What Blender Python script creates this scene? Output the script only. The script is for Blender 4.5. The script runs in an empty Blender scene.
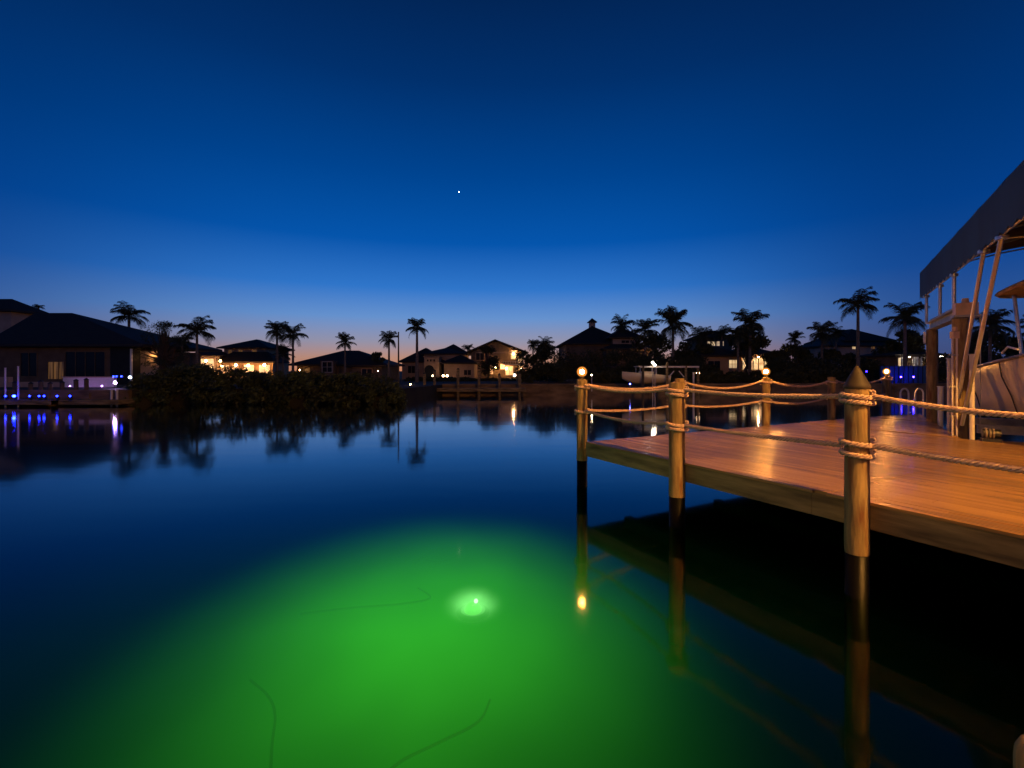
import bpy, math, random
from mathutils import Vector, Matrix
R = math.radians
random.seed(7)
scene = bpy.context.scene
COL = scene.collection

# ------------------------------------------------------------------ frame of reference
F, CX, YH, HC = 470.0, 512.0, 371.0, 2.27       # focal length (px), centre, horizon row, eye height over the water
ZD = 0.944                                       # top of the dock

def W(px, py, D):
    return Vector(((px - CX) * D / F, D, HC - (py - YH) * D / F))
def X(px, D):
    return (px - CX) * D / F
def Z(py, D):
    return HC - (py - YH) * D / F
def onlevel(px, py, z):
    D = F * (HC - z) / (py - YH)
    return Vector((X(px, D), D, z))

# ------------------------------------------------------------------ object helpers
OFF = {}
def tag(o, label=None, cat=None, group=None, kind=None):
    if label: o['label'] = label
    if cat: o['category'] = cat
    if group: o['group'] = group
    if kind: o['kind'] = kind
    return o

def thing(name, label, cat, loc=(0, 0, 0), group=None):
    o = bpy.data.objects.new(name, None)
    o.empty_display_size = 0.2
    COL.objects.link(o)
    o.location = loc
    OFF[o.name] = Vector(loc)
    return tag(o, label, cat, group)

class MB:
    def __init__(s):
        s.v, s.f, s.sm = [], [], []
    def add(s, vs, fs, smooth=False):
        b = len(s.v)
        s.v += [tuple(v) for v in vs]
        for f in fs:
            s.f.append(tuple(b + i for i in f)); s.sm.append(smooth)
        return s
    def box(s, x0, x1, y0, y1, z0, z1):
        v = [(x0,y0,z0),(x1,y0,z0),(x1,y1,z0),(x0,y1,z0),(x0,y0,z1),(x1,y0,z1),(x1,y1,z1),(x0,y1,z1)]
        return s.add(v, [(3,2,1,0),(4,5,6,7),(0,1,5,4),(1,2,6,5),(2,3,7,6),(3,0,4,7)])
    def obox(s, c, u, v, w):
        """box with centre c and half-extent vectors u, v, w"""
        c, u, v, w = map(Vector, (c, u, v, w))
        p = [c-u-v-w, c+u-v-w, c+u+v-w, c-u+v-w, c-u-v+w, c+u-v+w, c+u+v+w, c-u+v+w]
        return s.add(p, [(3,2,1,0),(4,5,6,7),(0,1,5,4),(1,2,6,5),(2,3,7,6),(3,0,4,7)])
    def beam(s, a, b, w, h):
        a, b = Vector(a), Vector(b)
        d = (b - a); L = d.length; d.normalize()
        side = d.cross(Vector((0, 0, 1)))
        if side.length < 1e-4: side = Vector((1, 0, 0))
        side.normalize(); up = side.cross(d)
        return s.obox((a + b) / 2, d * L / 2, side * w / 2, up * h / 2)
    def tube(s, pts, r, n=8, caps=True, smooth=True):
        pts = [Vector(p) for p in pts]
        rs = r if isinstance(r, (list, tuple)) else [r] * len(pts)
        vs, fs = [], []
        ref = None
        for i, p in enumerate(pts):
            t = (pts[min(i + 1, len(pts) - 1)] - pts[max(i - 1, 0)]).normalized()
            if ref is None:
                ref = Vector((1, 0, 0)) if abs(t.x) < .9 else Vector((0, 1, 0))
            a = (ref - t * ref.dot(t)).normalized(); ref = a
            b = t.cross(a)
            for k in range(n):
                q = 2 * math.pi * k / n
                vs.append(p + (a * math.cos(q) + b * math.sin(q)) * rs[i])
        for i in range(len(pts) - 1):
            for k in range(n):
                k2 = (k + 1) % n
                fs.append((i*n+k, i*n+k2, (i+1)*n+k2, (i+1)*n+k))
        s.add(vs, fs, smooth)
        if caps:
            s.add(vs[:n], [tuple(range(n - 1, -1, -1))])
            s.add(vs[-n:], [tuple(range(n))])
        return s
    def lathe(s, prof, c=(0, 0, 0), n=24, smooth=True):
        c = Vector(c); vs, fs = [], []
        for (r, z) in prof:
            for k in range(n):
                q = 2 * math.pi * k / n
                vs.append(c + Vector((r * math.cos(q), r * math.sin(q), z)))
        for i in range(len(prof) - 1):
            for k in range(n):
                k2 = (k + 1) % n
                fs.append((i*n+k, i*n+k2, (i+1)*n+k2, (i+1)*n+k))
        return s.add(vs, fs, smooth)
    def ball(s, c, r, n=14):
        pr = [(max(1e-4, r * math.sin(math.pi * i / n)), -r * math.cos(math.pi * i / n)) for i in range(n + 1)]
        return s.lathe(pr, c, n + 4)
    def prism(s, poly, z0, z1):
        n = len(poly)
        vs = [(p[0], p[1], z0) for p in poly] + [(p[0], p[1], z1) for p in poly]
        fs = [tuple(range(n - 1, -1, -1)), tuple(range(n, 2 * n))]
        fs += [(i, (i + 1) % n, n + (i + 1) % n, n + i) for i in range(n)]
        return s.add(vs, fs)
    def mesh(s, name, m):
        me = bpy.data.meshes.new(name)
        me.from_pydata(s.v, [], s.f)
        me.polygons.foreach_set('use_smooth', s.sm)
        if m: me.materials.append(m)
        me.update()
        return me
    def build(s, name, m, parent=None):
        off = OFF[parent.name] if parent is not None else Vector((0, 0, 0))
        if off.length > 0:
            s.v = [(a - off.x, b - off.y, c - off.z) for a, b, c in s.v]
        o = bpy.data.objects.new(name, s.mesh(name, m))
        COL.objects.link(o)
        if parent is not None: o.parent = parent
        OFF[o.name] = off
        return o

EM = {}
def bulb(parent, c, r, power, col, name='glass', n=7):
    """a glowing globe: an emissive mesh that is itself the light"""
    key = (tuple(round(x, 3) for x in col), round(power / (4 * math.pi ** 2 * r * r), 1))
    if key not in EM:
        m = bpy.data.materials.new('glowing_glass'); m.use_nodes = True
        b_ = m.node_tree.nodes['Principled BSDF']
        b_.inputs['Base Color'].default_value = (.6, .6, .6, 1)
        b_.inputs['Emission Color'].default_value = (*col, 1); b_.inputs['Emission Strength'].default_value = key[1]
        EM[key] = m
    return MB().ball(c, r, n).build(name, EM[key], parent)

def lamp(parent, loc, power, color, radius=0.05, name='bulb_light'):
    L = bpy.data.lights.new(name, 'POINT')
    L.energy = power; L.color = color; L.shadow_soft_size = radius
    o = bpy.data.objects.new(name, L); COL.objects.link(o)
    o.parent = parent
    o.location = Vector(loc) - OFF[parent.name]
    return o

# ------------------------------------------------------------------ materials
def mat(name, col, rough=.6, var=.25, scale=4., stretch=(1, 1, 1), bump=0., metallic=0., spec=.5, detail=4, col2=None, bscale=None):
    m = bpy.data.materials.new(name); m.use_nodes = True
    nt = m.node_tree; N = nt.nodes; L = nt.links
    b = N['Principled BSDF']
    b.inputs['Roughness'].default_value = rough
    b.inputs['Metallic'].default_value = metallic
    b.inputs['Specular IOR Level'].default_value = spec
    tc = N.new('ShaderNodeTexCoord'); mp = N.new('ShaderNodeMapping')
    mp.inputs['Scale'].default_value = stretch
    L.new(tc.outputs['Object'], mp.inputs['Vector'])
    nz = N.new('ShaderNodeTexNoise'); nz.inputs['Scale'].default_value = scale; nz.inputs['Detail'].default_value = detail
    L.new(mp.outputs['Vector'], nz.inputs['Vector'])
    rp = N.new('ShaderNodeValToRGB')
    c2 = col2 or tuple(c * (1 - var) for c in col)
    c1 = tuple(min(1, c * (1 + var * .6)) for c in col)
    rp.color_ramp.elements[0].position = .3; rp.color_ramp.elements[1].position = .7
    rp.color_ramp.elements[0].color = (*c2, 1); rp.color_ramp.elements[1].color = (*c1, 1)
    L.new(nz.outputs['Fac'], rp.inputs['Fac']); L.new(rp.outputs['Color'], b.inputs['Base Color'])
    if bump:
        bp = N.new('ShaderNodeBump'); bp.inputs['Strength'].default_value = bump; bp.inputs['Distance'].default_value = .02
        nb = nz
        if bscale:
            nb = N.new('ShaderNodeTexNoise'); nb.inputs['Scale'].default_value = bscale; nb.inputs['Detail'].default_value = 5
            L.new(mp.outputs['Vector'], nb.inputs['Vector'])
        L.new(nb.outputs['Fac'], bp.inputs['Height']); L.new(bp.outputs['Normal'], b.inputs['Normal'])
    return m

def emit(name, col, strength, base=(.8, .8, .8), var=0., scale=6., stretch=(1, 1, 1)):
    m = bpy.data.materials.new(name); m.use_nodes = True
    nt = m.node_tree; N = nt.nodes; L = nt.links
    b = N['Principled BSDF']
    b.inputs['Base Color'].default_value = (*base, 1)
    b.inputs['Roughness'].default_value = .25
    b.inputs['Emission Color'].default_value = (*col, 1)
    b.inputs['Emission Strength'].default_value = strength
    if var:
        tc = N.new('ShaderNodeTexCoord'); mp = N.new('ShaderNodeMapping'); mp.inputs['Scale'].default_value = stretch
        nz = N.new('ShaderNodeTexNoise'); nz.inputs['Scale'].default_value = scale; nz.inputs['Detail'].default_value = 5
        mr = N.new('ShaderNodeMapRange')
        mr.inputs['From Min'].default_value = .3; mr.inputs['From Max'].default_value = .7
        mr.inputs['To Min'].default_value = strength * (1 - var); mr.inputs['To Max'].default_value = strength * (1 + var)
        L.new(tc.outputs['Object'], mp.inputs['Vector']); L.new(mp.outputs['Vector'], nz.inputs['Vector'])
        L.new(nz.outputs['Fac'], mr.inputs['Value']); L.new(mr.outputs['Result'], b.inputs['Emission Strength'])
    return m

WARM = (1., .43, .08)
M = {}
def wood_pile_mat():
    m = mat('piling_wood', (.30, .21, .085), .85, .55, 2.2, (6, 6, .8), .5, bscale=9)
    nt = m.node_tree; N = nt.nodes; L = nt.links
    b = N['Principled BSDF']
    src = b.inputs['Base Color'].links[0].from_socket
    tc = N.new('ShaderNodeTexCoord'); mp = N.new('ShaderNodeMapping'); mp.inputs['Scale'].default_value = (9, 9, 1.6)
    nz = N.new('ShaderNodeTexNoise'); nz.inputs['Scale'].default_value = 1.5; nz.inputs['Detail'].default_value = 3
    L.new(tc.outputs['Object'], mp.inputs['Vector']); L.new(mp.outputs['Vector'], nz.inputs['Vector'])
    rp = N.new('ShaderNodeValToRGB'); rp.color_ramp.elements[0].position = .50; rp.color_ramp.elements[1].position = .68
    rp.color_ramp.elements[0].color = (0, 0, 0, 1); rp.color_ramp.elements[1].color = (1, 1, 1, 1)
    L.new(nz.outputs['Fac'], rp.inputs['Fac'])
    mx = N.new('ShaderNodeMix'); mx.data_type = 'RGBA'
    L.new(rp.outputs['Color'], mx.inputs[0]); L.new(src, mx.inputs[6]); mx.inputs[7].default_value = (.17, .075, .028, 1)
    L.new(mx.outputs[2], b.inputs['Base Color'])
    return m
M['pile'] = wood_pile_mat()
M['sleeve'] = mat('black_sleeve', (.004, .004, .004), .4, .4, 5, (3, 3, .6), .2, spec=.12)
M['cap'] = mat('weathered_cap', (.045, .032, .016), .65, .5, 6, bump=.3)
M['rope'] = mat('rope_fibre', (.60, .42, .33), .85, .25, 30, bump=.3)
M['fascia'] = mat('fascia_wood', (.27, .19, .075), .85, .75, 1.1, (1, 1, 7), .5, bscale=3, detail=6)
M['joist'] = mat('joist_wood', (.10, .075, .04), .85, .4, 2)
M['white_metal'] = mat('white_metal', (.78, .76, .72), .35, .1, 6)
M['alu'] = mat('aluminium', (.62, .60, .57), .35, .15, 8, metallic=.7)
M['galv'] = mat('galvanised_beam', (.40, .39, .36), .5, .3, 5, metallic=.4, bump=.1)
M['orange_box'] = mat('motor_box_paint', (.70, .48, .28), .5, .2, 6)
M['pvc'] = mat('pvc_pipe', (.74, .66, .56), .45, .15, 4)
M['canvas'] = mat('navy_canvas', (.020, .078, .150), .85, .3, 1.6, (1, 1, .3), .15, col2=(.016, .062, .120))
M['canvas_in'] = mat('canvas_lining', (.07, .045, .028), .9, .4, 2)
M['gel'] = mat('boat_gelcoat', (.86, .70, .44), .3, .12, 1.6)
M['gel_trim'] = mat('boat_rub_rail', (.30, .24, .17), .4, .2, 6)
M['top_cloth'] = mat('top_cloth', (.34, .22, .13), .8, .3, 3)
M['dark_strap'] = mat('dark_strap', (.06, .05, .04), .7, .3, 8)
M['black'] = mat('black_plastic', (.02, .02, .02), .4, .3, 6)
M['roof'] = mat('roof_tiles', (.034, .020, .012), .8, .35, 1.5, (1, 1, 5), .4)
M['roof_cool'] = mat('roof_tiles_grey', (.028, .023, .019), .8, .35, 1.5, (1, 1, 5), .4)
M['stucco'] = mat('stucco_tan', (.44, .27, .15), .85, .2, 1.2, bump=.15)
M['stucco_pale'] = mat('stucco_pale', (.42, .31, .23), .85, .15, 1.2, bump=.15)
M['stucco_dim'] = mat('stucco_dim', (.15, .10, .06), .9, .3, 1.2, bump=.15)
M['trim'] = mat('house_trim', (.55, .48, .40), .7, .2, 3)
M['dark_glass'] = mat('dark_glass', (.010, .009, .008), .3, .3, 1, spec=.2)
M['screen'] = mat('dark_screen', (.010, .010, .009), .8, .4, 2)
M['seawall'] = mat('seawall_concrete', (.22, .14, .065), .9, .55, .8, (1, 1, 3), .3)
M['ground'] = mat('lawn', (.030, .026, .010), .95, .5, .5, bump=.4)
M['leaf'] = mat('foliage', (.045, .055, .016), .7, .5, 2.5)
M['leaf_dark'] = mat('foliage_dark', (.038, .044, .010), .75, .5, 2.5)
M['mangrove'] = mat('mangrove_leaves', (.050, .066, .010), .65, .6, .9)
M['palm'] = mat('palm_frond', (.035, .045, .016), .6, .4, 2)
M['trunk'] = mat('palm_trunk', (.16, .125, .09), .85, .35, 3, (1, 1, 4), .4)
M['bark'] = mat('bark', (.07, .05, .035), .9, .4, 4, bump=.4)
M['bed'] = mat('canal_mud', (.0004, .0006, .0004), .95, .22, .9, spec=0., detail=6)
M['cable'] = mat('cable_rubber', (.006, .010, .006), .9, .2, 4, spec=0.)
M['lens'] = emit('lamp_lens', (.42, 1., .25), .35, base=(.1, .2, .1))
def halo_glow():  # orange halo round the bulb, put in as emission on a globe
    m = bpy.data.materials.new('halo_globe'); m.use_nodes = True
    nt = m.node_tree; N = nt.nodes; L = nt.links; N.remove(N['Principled BSDF'])
    tr = N.new('ShaderNodeBsdfTransparent'); tr.inputs['Color'].default_value = (1, .9, .75, 1)
    em = N.new('ShaderNodeEmission'); em.inputs['Color'].default_value = (1, .34, .06, 1); em.inputs['Strength'].default_value = 1.6
    lw = N.new('ShaderNodeLayerWeight'); lw.inputs['Blend'].default_value = .35
    mr = N.new('ShaderNodeMapRange'); mr.inputs['From Min'].default_value = 0; mr.inputs['From Max'].default_value = 1
    mr.inputs['To Min'].default_value = .5; mr.inputs['To Max'].default_value = .12
    L.new(lw.outputs['Facing'], mr.inputs['Value'])
    mx = N.new('ShaderNodeMixShader'); L.new(mr.outputs['Result'], mx.inputs['Fac']); L.new(tr.outputs[0], mx.inputs[1]); L.new(em.outputs[0], mx.inputs[2])
    L.new(mx.outputs[0], N['Material Output'].inputs['Surface'])
    return m
M['halo_glow'] = halo_glow()
M['globe'] = emit('warm_globe', (1., .62, .28), 26.)
M['spark'] = emit('warm_lamp_glass', (1., .66, .34), 9.)
M['spark_white'] = emit('white_lamp_glass', (1., .88, .70), 9.)
M['led_blue'] = emit('blue_led', (.06, .16, 1.), 22.)
M['led_ice'] = emit('ice_led', (.55, .75, 1.), 12.)
M['win_warm'] = emit('lit_window', (1., .55, .22), .95, var=.85, scale=1.4)
M['win_amber'] = emit('amber_window', (1., .42, .12), .35, var=.8, scale=1.6)
M['win_curtain'] = emit('lit_curtain', (1., .45, .12), .07, base=(.12, .08, .04), var=.95, scale=2.2, stretch=(3, 1, .15))
M['win_cream'] = emit('cream_window', (1., .66, .30), .6, var=.6, scale=1.1)
M['starlight'] = emit('star_surface', (1., .95, .85), 6.)

def deck_mat():
    m = bpy.data.materials.new('deck_boards'); m.use_nodes = True
    nt = m.node_tree; N = nt.nodes; L = nt.links
    b = N['Principled BSDF']; b.inputs['Roughness'].default_value = .25
    b.inputs['Specular IOR Level'].default_value = .32
    tc = N.new('ShaderNodeTexCoord')
    mp = N.new('ShaderNodeMapping'); mp.inputs['Rotation'].default_value = (0, 0, -EDGE_ANG)
    L.new(tc.outputs['Object'], mp.inputs['Vector'])
    # board-to-board tint: wide stretched noise along the boards
    st = N.new('ShaderNodeMapping'); st.inputs['Scale'].default_value = (.25, 7.0, 1)
    L.new(mp.outputs['Vector'], st.inputs['Vector'])
    nz = N.new('ShaderNodeTexNoise'); nz.inputs['Scale'].default_value = 1.0; nz.inputs['Detail'].default_value = 3
    L.new(st.outputs['Vector'], nz.inputs['Vector'])
    nz2 = N.new('ShaderNodeTexNoise'); nz2.inputs['Scale'].default_value = .7; nz2.inputs['Detail'].default_value = 5
    L.new(mp.outputs['Vector'], nz2.inputs['Vector'])
    ad = N.new('ShaderNodeMath'); ad.operation = 'ADD'; L.new(nz.outputs['Fac'], ad.inputs[0]); L.new(nz2.outputs['Fac'], ad.inputs[1])
    rp = N.new('ShaderNodeValToRGB')
    rp.color_ramp.elements[0].position = .35; rp.color_ramp.elements[0].color = (.215, .120, .038, 1)
    rp.color_ramp.elements[1].position = .65; rp.color_ramp.elements[1].color = (.47, .272, .090, 1)
    hf = N.new('ShaderNodeMath'); hf.operation = 'MULTIPLY'; hf.inputs[1].default_value = .5
    L.new(ad.outputs[0], hf.inputs[0]); L.new(hf.outputs[0], rp.inputs['Fac']); L.new(rp.outputs['Color'], b.inputs['Base Color'])
    wv = N.new('ShaderNodeTexWave'); wv.wave_type = 'BANDS'; wv.bands_direction = 'Y'
    wv.inputs['Scale'].default_value = 6.5; wv.inputs['Distortion'].default_value = .25
    L.new(mp.outputs['Vector'], wv.inputs['Vector'])
    bp = N.new('ShaderNodeBump'); bp.inputs['Strength'].default_value = .5; bp.inputs['Distance'].default_value = .012
    L.new(wv.outputs['Fac'], bp.inputs['Height']); L.new(bp.outputs['Normal'], b.inputs['Normal'])
    return m

# ------------------------------------------------------------------ the sky
def make_world():
    w = bpy.data.worlds.new('World'); scene.world = w; w.use_nodes = True
    nt = w.node_tree; N = nt.nodes; L = nt.links
    bg = N['Background']; bg.inputs['Strength'].default_value = 1.0
    tc = N.new('ShaderNodeTexCoord')
    sp = N.new('ShaderNodeSeparateXYZ'); L.new(tc.outputs['Generated'], sp.inputs[0])
    def ramp(stops):
        r = N.new('ShaderNodeValToRGB'); cr = r.color_ramp
        cr.interpolation = 'EASE' if False else 'LINEAR'
        while len(cr.elements) < len(stops): cr.elements.new(.5)
        for e, (p, c) in zip(cr.elements, stops):
            e.position = p; e.color = (*c, 1)
        L.new(sp.outputs['Z'], r.inputs['Fac'])
        return r
    def s(r, g, b_):                                  # sRGB 0-255 to linear
        return tuple((c / 255 / 12.92) if c / 255 <= .04045 else ((c / 255 + .055) / 1.055) ** 2.4 for c in (r, g, b_))
    side = ramp([(0., s(66, 68, 104)), (.045, s(62, 80, 130)), (.10, s(46, 84, 148)), (.17, s(20, 72, 146)), (.26, s(3, 62, 136)),
                 (.38, s(0, 52, 116)), (.52, s(2, 40, 92)), (.62, s(3, 31, 74)), (.76, s(1, 15, 34))])
    glow = ramp([(0., s(198, 128, 92)), (.028, s(184, 138, 120)), (.06, s(148, 146, 168)), (.11, s(102, 146, 206)), (.17, s(48, 118, 202)),
                 (.26, s(5, 85, 172)), (.38, s(0, 68, 144)), (.52, s(1, 48, 108)), (.62, s(2, 37, 86)), (.76, s(1, 16, 36))])
    # azimuth weight: brightest a little left of the view axis
    cv = N.new('ShaderNodeCombineXYZ'); L.new(sp.outputs['X'], cv.inputs[0]); L.new(sp.outputs['Y'], cv.inputs[1])
    nm = N.new('ShaderNodeVectorMath'); nm.operation = 'NORMALIZE'; L.new(cv.outputs[0], nm.inputs[0])
    dt = N.new('ShaderNodeVectorMath'); dt.operation = 'DOT_PRODUCT'; L.new(nm.outputs[0], dt.inputs[0])
    a = R(-6); dt.inputs[1].default_value = (math.sin(a), math.cos(a), 0)
    mr = N.new('ShaderNodeMapRange'); mr.interpolation_type = 'SMOOTHSTEP'
    mr.inputs['From Min'].default_value = .66; mr.inputs['From Max'].default_value = 1.0
    L.new(dt.outputs['Value'], mr.inputs['Value'])
    mx = N.new('ShaderNodeMix'); mx.data_type = 'RGBA'
    L.new(mr.outputs['Result'], mx.inputs[0]); L.new(side.outputs['Color'], mx.inputs[6]); L.new(glow.outputs['Color'], mx.inputs[7])
    L.new(mx.outputs[2], bg.inputs['Color'])
make_world()

# ------------------------------------------------------------------ camera
cam = bpy.data.cameras.new('camera'); co = bpy.data.objects.new('camera', cam); COL.objects.link(co)
co.location = (0, 0, HC); co.rotation_euler = (R(90), 0, 0)
cam.sensor_width = 36; cam.lens = F / 1024 * 36
cam.shift_y = -(384 - YH) / 1024
cam.clip_start = .05; cam.clip_end = 6000
scene.camera = co

# ------------------------------------------------------------------ water, canal bed, banks
BEDZ = -1.7
def water_mat():
    m = bpy.data.materials.new('canal_water'); m.use_nodes = True
    nt = m.node_tree; N = nt.nodes; L = nt.links
    N.remove(N['Principled BSDF'])
    out = N['Material Output']
    fr = N.new('ShaderNodeFresnel'); fr.inputs['IOR'].default_value = 1.33
    gl = N.new('ShaderNodeBsdfGlossy'); gl.inputs['Roughness'].default_value = .07; gl.inputs['Color'].default_value = (1, 1, 1, 1)
    tr = N.new('ShaderNodeBsdfTransparent'); tr.inputs['Color'].default_value = (.95, 1, .93, 1)
    tc = N.new('ShaderNodeTexCoord'); mp = N.new('ShaderNodeMapping'); mp.inputs['Scale'].default_value = (.35, 1.1, 1)
    nz = N.new('ShaderNodeTexNoise'); nz.inputs['Scale'].default_value = .8; nz.inputs['Detail'].default_value = 2
    L.new(tc.outputs['Object'], mp.inputs['Vector']); L.new(mp.outputs['Vector'], nz.inputs['Vector'])
    bp = N.new('ShaderNodeBump'); bp.inputs['Strength'].default_value = .06; bp.inputs['Distance'].default_value = .05
    L.new(nz.outputs['Fac'], bp.inputs['Height'])
    L.new(bp.outputs['Normal'], gl.inputs['Normal'])
    mx = N.new('ShaderNodeMixShader')
    ma = N.new('ShaderNodeMath'); ma.operation = 'MULTIPLY_ADD'; ma.inputs[1].default_value = .8; ma.inputs[2].default_value = 1.0; L.new(fr.outputs['Fac'], ma.inputs[0])
    pw = N.new('ShaderNodeMath'); pw.operation = 'MULTIPLY'; pw.use_clamp = True; L.new(ma.outputs[0], pw.inputs[0]); L.new(fr.outputs['Fac'], pw.inputs[1])
    L.new(pw.outputs[0], mx.inputs['Fac']); L.new(tr.outputs[0], mx.inputs[1]); L.new(gl.outputs[0], mx.inputs[2])
    L.new(mx.outputs[0], out.inputs['Surface'])
    ab = N.new('ShaderNodeVolumeAbsorption'); ab.inputs['Color'].default_value = (.10, .80, .25, 1); ab.inputs['Density'].default_value = .30
    L.new(ab.outputs[0], out.inputs['Volume'])
    return m
water = MB().box(-400, 400, -60, 52, BEDZ - .3, 0).build('water', water_mat())
tag(water, 'calm dark canal water mirroring the dusk sky', 'water', kind='structure')
bed = MB()
bed.add([(-395, -55, BEDZ), (395, -55, BEDZ), (395, 51.5, BEDZ), (-395, 51.5, BEDZ)], [(0, 1, 2, 3)])
tag(bed.build('canal_bed', M['bed']), 'murky green canal bottom', 'canal bed', kind='structure')

GZ = 1.0
shore = [(-120, 26), (-36, 31.4), (-25.4, 31.4), (-24, 33), (-8, 33), (-6.5, 44), (6, 45), (30, 46), (120, 50)]
g = MB()
poly = shore + [(2500, 60), (2500, 3000), (-2500, 3000), (-2500, 26)]
g.prism(poly, -2.2, GZ)
tag(g.build('far_bank', M['ground']), 'dark lawns along the far side of the canal', 'ground', kind='structure')
nb = MB().prism([(-60, .8), (-60, -60), (60, -60), (60, .8)], -2.2, ZD - .02)
tag(nb.build('near_bank', M['ground']), 'lawn on the near side of the canal', 'ground', kind='structure')

def seawall(pts, ztop, label, h0=-.3):
    t = thing('seawall', label, 'sea wall', (pts[0][0], pts[0][1], 0))
    mb, cap = MB(), MB()
    for a, b in zip(pts, pts[1:]):
        d = (Vector(b) - Vector(a)); n = Vector((d.y, -d.x)).normalized() * .14
        A, B = Vector(a) + n, Vector(b) + n
        mb.beam((A.x, A.y, (h0 + ztop - .2) / 2), (B.x, B.y, (h0 + ztop - .2) / 2), .25, ztop - .2 - h0)
        cap.beam((A.x, A.y, ztop - .1), (B.x, B.y, ztop - .1), .45, .2)
        k = int(d.length / 2.4)
        for i in range(1, k):
            p = A.lerp(B, i / k) + n * 1.1
            mb.box(p.x - .12, p.x + .12, p.y - .06, p.y + .3, h0, ztop - .21)
    mb.build('wall_panel', M['seawall'], t); cap.build('cap_beam', M['seawall'], t)
    return t
seawall([(-6.5, 44), (6, 45), (30, 46), (60, 47.2)], 1.06, 'long low concrete seawall along the far bank below the houses')
seawall([(-60, 29.8), (-36, 31.4), (-25.4, 31.4)], 1.02, 'concrete seawall behind the dock with the blue lights')

# ------------------------------------------------------------------ the dock
P0 = onlevel(588, 441.5, ZD)                     # corner at the far left
P7 = onlevel(1023, 534, ZD)
ed = (P7 - P0); ed.z = 0; ed.normalize()        # along the front edge, towards the camera
EDGE_ANG = math.atan2(ed.y, ed.x)
fn = Vector((ed.y, -ed.x, 0))                    # outwards from the front edge
if fn.x > 0: fn = -fn
U = Vector((.561, .828, 0)).normalized()         # boat lift axis, away from the camera
V = Vector((U.y, -U.x, 0))                       # to the right of it
D1 = onlevel(843, 418.7, ZD); D2 = onlevel(926, 413.8, ZD); D3 = onlevel(972, 439, ZD)
D2 = D2 - V * .16; D3 = D3 - V * .16
D4 = D3 + V * 7.0
P8 = P0 + ed * 10.4
deck_poly = [P0, D1, D2, D3, D4, Vector((D4.x + .5, 1.0, ZD)), Vector((P8.x, .82, ZD)), P8]
M['deck'] = deck_mat()
dock = thing('dock', 'wide orange-lit wooden dock with tan boards over the dark water', 'dock', (P0.x, P0.y, 0))
def local(p):                                     # along the edge, inwards
    q = Vector((p[0] - P0.x, p[1] - P0.y, 0)); return q.dot(ed), -q.dot(fn)
def world(a, b): 
    q = P0 + ed * a - fn * b; return q.x, q.y
lp = [local(p) for p in deck_poly]
def spans(b):
    xs = []
    for (a0, b0), (a1, b1) in zip(lp, lp[1:] + lp[:1]):
        if (b0 <= b) != (b1 <= b):
            xs.append(a0 + (b - b0) / (b1 - b0) * (a1 - a0))
    xs.sort(); return list(zip(xs[::2], xs[1::2]))
db = MB(); BW, GAP = .14, .007
seam_a = local(onlevel(870, 478, ZD))[0]
b = -.045; bmax = max(q[1] for q in lp)
brk = [seam_a]
while b < bmax:
    s0, s1 = spans(max(b, 1e-3)), spans(b + BW - GAP)
    if len(s0) == len(s1):
        for (l0, r0), (l1, r1) in zip(s0, s1):
            cuts0 = [l0]; cuts1 = [l1]
            off_ = 1.3 + random.random() * 2.4
            for c in sorted(brk + [c_ for c_ in (off_ + 3.65 * kk - 6 for kk in range(8)) if abs(c_ - seam_a) > .4]):
                if l0 + .2 < c < r0 - .2:
                    w_ = .14 if c == seam_a else -.003
                    cuts0 += [c - .004, c + .004 + w_]; cuts1 += [c - .004, c + .004 + w_]
            cuts0.append(r0); cuts1.append(r1)
            for i in range(0, len(cuts0) - 1, 2):
                jit = random.uniform(-.0012, .0012)
                p = [world(cuts0[i], b), world(cuts0[i+1], b), world(cuts1[i+1], b + BW - GAP), world(cuts1[i], b + BW - GAP)]
                db.prism(p[::-1] if False else p, ZD - .03, ZD + jit)
    b += BW
# breaker board across the run
for k in range(1):
    c0 = seam_a
    bb = 0
    while bb < 11:
        sp_ = spans(bb + .7)
        if any(l < c0 < r for l, r in sp_):
            p = [world(c0 + .002, bb), world(c0 + .138, bb), world(c0 + .138, min(bb + 1.2, 99) - .006), world(c0 + .002, bb + 1.2 - .006)]
            db.prism(p, ZD - .03, ZD + .0015)
        bb += 1.2
db.build('deck_boards', M['deck'], dock)
fa = MB()
aA = lp[-1][0]
for a0, a1 in ((-.06, 4.05), (4.056, 8.2), (8.206, aA)):
    p = [world(a0, 0), world(a1, 0), world(a1, .05), world(a0, .05)]
    fa.prism(p, ZD - .285, ZD - .032)
fa.build('fascia_board', M['fascia'], dock)
fb = MB()
ff = [(P0, D1), (D1, D2), (D2, D3), (D3, D4)]
for p, q in ff:
    d = (q - p).normalized(); n = Vector((d.y, -d.x, 0)) * .035
    fb.beam(p + n + d * .08 + Vector((0, 0, -.16)), q + n - d * .03 + Vector((0, 0, -.16)), .045, .25)
fb.build('rim_board', M['fascia'], dock)
jb = MB()
for i in range(24):                                # joists run inwards from the front edge
    a = .35 + i * .45
    if a > aA: break
    n = 0
    while n < 11:
        if any(l + .1 < a < r - .1 for l, r in spans(n + .5)):
            x0, y0 = world(a, n + .06); x1, y1 = world(a, n + .98)
            jb.beam((x0, y0, ZD - .15), (x1, y1, ZD - .15), .05, .22)
        n += .95
jb.build('joist', M['joist'], dock)
st = MB()
for bb in (.7, 3.2, 5.8, 8.3):
    for l, r in spans(bb):
        x0, y0 = world(l + .3, bb); x1, y1 = world(r - .3, bb)
        st.beam((x0, y0, ZD - .36), (x1, y1, ZD - .36), .16, .2)
st.build('stringer_beam', M['joist'], dock)

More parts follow.
